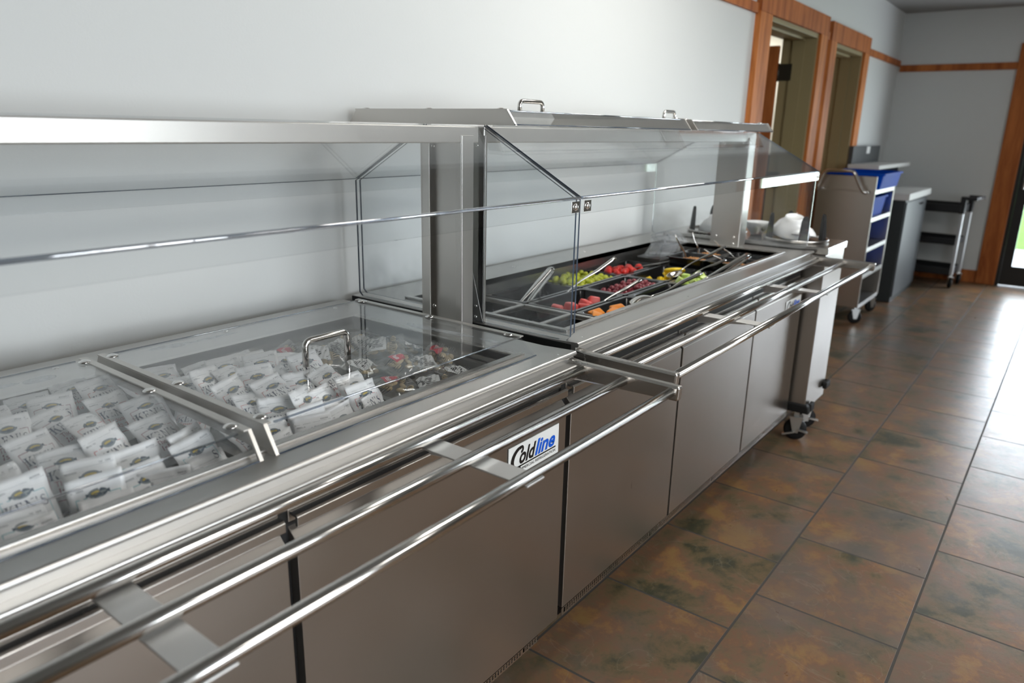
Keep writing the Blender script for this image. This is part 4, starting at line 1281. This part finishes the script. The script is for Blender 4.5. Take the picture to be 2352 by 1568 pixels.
for cx, cy in ((3.635, 1.055), (3.635, 1.45)):
    b = MB()
    b.lathe([(.130, .963), (.142, .964), (.150, .972), (.150, .978), (.142, .977), (.138, .970), (.130, .968)], (cx, cy, 0), 40); rg = b.build('dispenser_ring', STEEL, root)
    for k in range(4):
        a = radians(33 + 90 * k); b = MB(); w = .024
        pr = [(-w, 0), (w, 0), (w * .72, .095), (w * .45, .118), (0, .126), (-w * .45, .118), (-w * .72, .095)]
        c0 = Vector((cx + .120 * cos(a), cy + .120 * sin(a), .964)); t_ = Vector((-sin(a), cos(a), 0)); r_ = Vector((cos(a), sin(a), 0))
        vs = [c0 + t_ * p[0] + Vector((0, 0, p[1])) + r_ * (.006 + .010 * (1 - p[1] / .126)) for p in pr] + [c0 + t_ * p[0] + Vector((0, 0, p[1])) - r_ * .006 for p in pr]
        n = len(pr); b.add(vs, [list(range(n)), [n + i for i in range(n)][::-1]] + [(i, n + i, n + (i + 1) % n, (i + 1) % n) for i in range(n)])
        b.build('guide_fin', RUBBER, root, bevel=.002)


def bowl(label, c, R, h, M):
    """white bowl with a foot ring; M tilts it about its rim centre"""
    pr = [(1e-6, .006), (R * .40, .008), (R * .70, h * .35), (R * .90, h * .70), (R * .975, h * .97), (R, h), (R * 1.0, h * .96), (R * .93, h * .68), (R * .74, h * .30), (R * .48, h * .06), (R * .46, -.008), (R * .42, -.008), (R * .40, .001), (1e-6, .001)]
    rt = thing('white_bowl', label, 'bowl', c, 'white bowls')
    b = MB(); b.lathe(pr[::-1], seg=40, M=Matrix.Translation(c) @ M); b.build('bowl_body', CERAM, rt)
    return rt


Ry = lambda a: Matrix.Rotation(radians(a), 4, 'Y'); Rx = lambda a: Matrix.Rotation(radians(a), 4, 'X')
bowl('white bowl lying upside down and tilted between the black fins of the nearer dispenser ring', (3.622, 1.068, 1.066), .092, .074, Matrix.Rotation(radians(35), 4, 'Z') @ Ry(180 - 16))
bowl('white bowl under the tilted one, rim down in the nearer dispenser ring', (3.645, 1.048, 1.036), .084, .050, Ry(180 + 8))
bowl('small white bowl standing right way up beside the far steel post', (3.66, 1.255, .973), .060, .058, Ry(0))
bowl('white bowl upside down in the dispenser ring nearest the wall', (3.635, 1.45, 1.040), .092, .070, Ry(180))

# ------------------------------------------------------------------ bus cart with blue tubs
CSTEEL = steel('cart_steel', (.36, .35, .34), .38)
root = thing('bus_cart', 'tall stainless bussing cart with blue tubs on its shelves', 'cart', (6.52, 1.46, 0))
X0, X1, Y0, Y1 = 6.15, 6.86, 1.245, 1.665
b = MB(); b.box(X0, X0 + .012, Y0, Y1, .145, 1.155); b.box(X0 - .004, X0, Y0 + .004, Y1, 1.04, 1.048); b.build('side_panel', STEELV, root, bevel=.003)
b = MB(); b.box(X1 - .03, X1, Y0, Y0 + .03, .145, 1.055); b.box(X1 - .012, X1, Y0 + .03, Y1, .145, 1.055); b.build('side_panel', STEELV, root, bevel=.003)
b = MB(); b.box(X0 + .012, X1 - .012, Y1 - .01, Y1, .145, 1.06); b.build('back_panel', STEELV, root)
for z in (.165, .405, .615, .845, 1.055):
    b = MB(); b.box(X0 + .012, X1 - .012, Y0 + .004, Y1 - .01, z - .006, z); b.box(X0 + .012, X1 - .03, Y0, Y0 + .004, z - .032, z)
    sh = b.build('shelf', CSTEEL, root, bevel=.0015)
pts = []
for y, z in ((1.650, 1.045), (1.645, 1.075), (1.615, 1.165), (1.598, 1.182), (1.575, 1.188), (1.425, 1.192), (1.400, 1.186), (1.385, 1.168), (1.335, 1.075), (1.315, 1.045), (1.295, 1.038)):
    pts.append((X0 - .075, y, z))
b = MB(); b.tube([(X0, 1.652, 1.042)] + pts + [(X0, 1.290, 1.040)], .0135, 12); b.build('push_handle', TUBE, root)
caster(root, 6.24, 1.275, .052, .145, False, -1.1); caster(root, 6.78, 1.275, .052, .145, False, -.6); caster(root, 6.24, 1.60, .052, .145, False, 0); caster(root, 6.78, 1.60, .052, .145, False, 0)


def tub(label, x0, x1, y0, y1, z, h):
    rt = thing('bus_tub', label, 'tub', ((x0 + x1) / 2, (y0 + y1) / 2, z), 'blue tubs on the cart')
    b = MB(); tp = .03; t = .006
    L = [(rrect(x0 + tp, x1 - tp, y0 + tp, y1 - tp, .04), z), (rrect(x0 + .012, x1 - .012, y0 + .012, y1 - .012, .05), z + h - .012), (rrect(x0, x1, y0, y1, .055), z + h - .014), (rrect(x0, x1, y0, y1, .055), z + h),
         (rrect(x0 + .016, x1 - .016, y0 + .016, y1 - .016, .048), z + h), (rrect(x0 + tp + t, x1 - tp - t, y0 + tp + t, y1 - tp - t, .036), z + t)]
    n = len(L[0][0]); vs = [(p[0], p[1], zz) for l, zz in L for p in l]
    fs = [(r * n + i, r * n + (i + 1) % n, (r + 1) * n + (i + 1) % n, (r + 1) * n + i) for r in range(5) for i in range(n)]
    fs += [[i for i in range(n)][::-1], [5 * n + i for i in range(n)]]
    b.add(vs, fs, 0, True); o = b.build('tub_body', BLUEP, rt); m = o.modifiers.new('edges', 'EDGE_SPLIT'); m.split_angle = radians(40)
    b = MB()
    for x in (x0 + .002, x1 - .002): b.box(x - .010, x + .010, (y0 + y1) / 2 - .06, (y0 + y1) / 2 + .06, z + h - .03, z + h - .014)
    b.build('tub_grip', BLUEP, rt, bevel=.003)
    return rt


tub('large blue tub on the open top of the bus cart', 6.185, 6.93, 1.205, 1.66, 1.057, .118)
tub('blue tub on the uppermost inner shelf of the bus cart', 6.18, 6.72, 1.25, 1.64, .846, .150)
tub('blue tub set back on the middle shelf of the bus cart', 6.18, 6.50, 1.31, 1.64, .616, .165)
tub('blue tub set back on the lowest filled shelf of the bus cart', 6.18, 6.46, 1.31, 1.64, .406, .165)

# ------------------------------------------------------------------ waste cabinet
root = thing('waste_cabinet', 'charcoal cabinet with thick pale top beside the bus cart', 'cabinet', (7.78, 1.46, 0))
b = MB(); b.box(7.27, 8.29, 1.215, 1.765, .0, .912, 0); b.build('cabinet_body', GREYCD, root, bevel=.003)
b = MB(); b.box(7.285, 8.275, 1.203, 1.215, .05, .895); o = b.build('door', GREYC, root, bevel=.002)
b = MB(); b.tube([(7.90, 1.205, .85), (7.90, 1.185, .85), (8.02, 1.185, .85), (8.02, 1.205, .85)], .006, 8); b.build('handle', DARKM, o)
b = MB(); b.box(7.24, 8.33, 1.185, 1.775, .913, .972); b.build('cabinet_top', SLABW, root, bevel=.004)
root = thing('tray_shelf', 'pale tray shelf with dark back panel on the wall above the charcoal cabinet', 'shelf', (7.9, 1.6, .972))
b = MB(); b.box(7.36, 8.43, 1.725, 1.762, .974, 1.356); b.build('back_panel', GREYC, root, bevel=.002)
b = MB(); b.box(7.22, 8.62, 1.46, 1.724, 1.165, 1.200); b.build('shelf_board', SLABW, root, bevel=.004)
b = MB(); b.box(7.30, 7.33, 1.50, 1.724, .974, 1.164); b.box(8.26, 8.29, 1.50, 1.724, .974, 1.164); b.build('shelf_leg', GREYC, root)
b = MB(); b.box(7.86, 7.99, 1.722, 1.7245, 1.285, 1.352); b.build('label_card', LABELW, root)

# ------------------------------------------------------------------ black utility cart at the far wall
root = thing('utility_cart', 'black three-shelf utility cart with silver posts at the far wall', 'cart', (8.66, 1.27, 0))
X0, X1, Y0, Y1 = 8.415, 8.785, .885, 1.64
for z0, z1 in ((.745, .822), (.430, .492), (.128, .200)):
    b = MB(); t = .015
    b.box(X0 + t, X1 - t, Y0 + t, Y1 - t, z0, z0 + .012); b.box(X0, X0 + t, Y0, Y1, z0, z1); b.box(X1 - t, X1, Y0, Y1, z0, z1); b.box(X0 + t, X1 - t, Y0, Y0 + t, z0, z1); b.box(X0 + t, X1 - t, Y1 - t, Y1, z0, z1)
    b.build('shelf_tray', CARTB, root, bevel=.006)
for x in (X0 + .03, X1 - .03):
    for y in (Y0 - .012, Y1 + .012):
        b = MB(); b.box(x - .02, x + .02, y - .014, y + .014, .13, .765); b.build('post', ALU, root, bevel=.004)
for x in (X0 + .03, X1 - .03):
    b = MB(); b.box(x - .022, x + .022, Y0 - .028, Y0 + .02, .735, .90); b.box(x - .022, x + .022, Y0 - .12, Y0 - .028, .868, .90); b.build('handle_bracket', CARTB, root, bevel=.006)
b = MB(); b.tube([(X0 + .02, Y0 - .105, .885), (X1 - .02, Y0 - .105, .885)], .016, 12); b.build('push_handle', CARTB, root)
for x in (X0 + .03, X1 - .03):
    for y in (Y0 - .012, Y1 + .012): caster(root, x, y, .05, .13, False, .4)

root.rotation_euler = (0, 0, radians(-6)); root.location.x += .04

# ------------------------------------------------------------------ lights
def area(name, loc, rot, sx, sy, power, col=(1, 1, 1), spread=180):
    l = bpy.data.lights.new(name, 'AREA'); l.shape = 'RECTANGLE'; l.size = sx; l.size_y = sy; l.energy = power; l.color = col; l.spread = radians(spread)
    o = bpy.data.objects.new(name, l); COL.objects.link(o); o.location = loc; o.rotation_euler = rot
    return o


for i, (a, c) in enumerate(WIN):
    area('window_daylight', ((a + c) / 2, YR - .16, 1.6), (radians(90), 0, 0), c - a, 1.68, 20, (.93, .97, 1.0), 110)
area('door_daylight', (XE + .16, (GD[0] + GD[1]) / 2, 1.1), (radians(90), 0, radians(90)), GD[1] - GD[0] - .2, 1.9, 45, (.86, .93, 1.0))
area('corridor_fill', (8.0, 3.4, ZC - .05), (0, 0, 0), 1.2, .6, 22, (1., .93, .78))  # unseen fill light added to brighten the room beyond the doorways
w = bpy.data.worlds.new('world'); SC.world = w; w.use_nodes = True
bg = w.node_tree.nodes['Background']; bg.inputs[0].default_value = (.80, .90, 1.0, 1); bg.inputs[1].default_value = 2.5

# ------------------------------------------------------------------ camera
cam = bpy.data.cameras.new('camera'); co = bpy.data.objects.new('camera', cam); COL.objects.link(co)
R = ((0.607366, -0.794143, 0.021056), (-0.209001, -0.185304, -0.960199), (0.766436, 0.578792, -0.278524))
X = Vector(R[0]); Y = -Vector(R[1]); Z = -Vector(R[2])
Mx = Matrix((X, Y, Z)).transposed().to_4x4(); Mx.translation = (0, 0, 1.45)
co.matrix_world = Mx
cam.sensor_width = 36; cam.lens = 25.875; cam.clip_start = .02
cam.dof.use_dof = True; cam.dof.focus_distance = 1.75; cam.dof.aperture_fstop = 3.2
SC.camera = co
SC.view_settings.view_transform = 'Standard'; SC.view_settings.look = 'None'; SC.view_settings.gamma = 1; SC.view_settings.use_curve_mapping = False
SC.view_settings.exposure = 0.95
SC.cycles.max_bounces = 8; SC.cycles.transparent_max_bounces = 20; SC.cycles.glossy_bounces = 5; SC.cycles.diffuse_bounces = 3
SC.cycles.caustics_reflective = False; SC.cycles.caustics_refractive = False
SC.cycles.use_denoising = True; SC.cycles.use_adaptive_sampling = True; SC.cycles.adaptive_threshold = 0.02
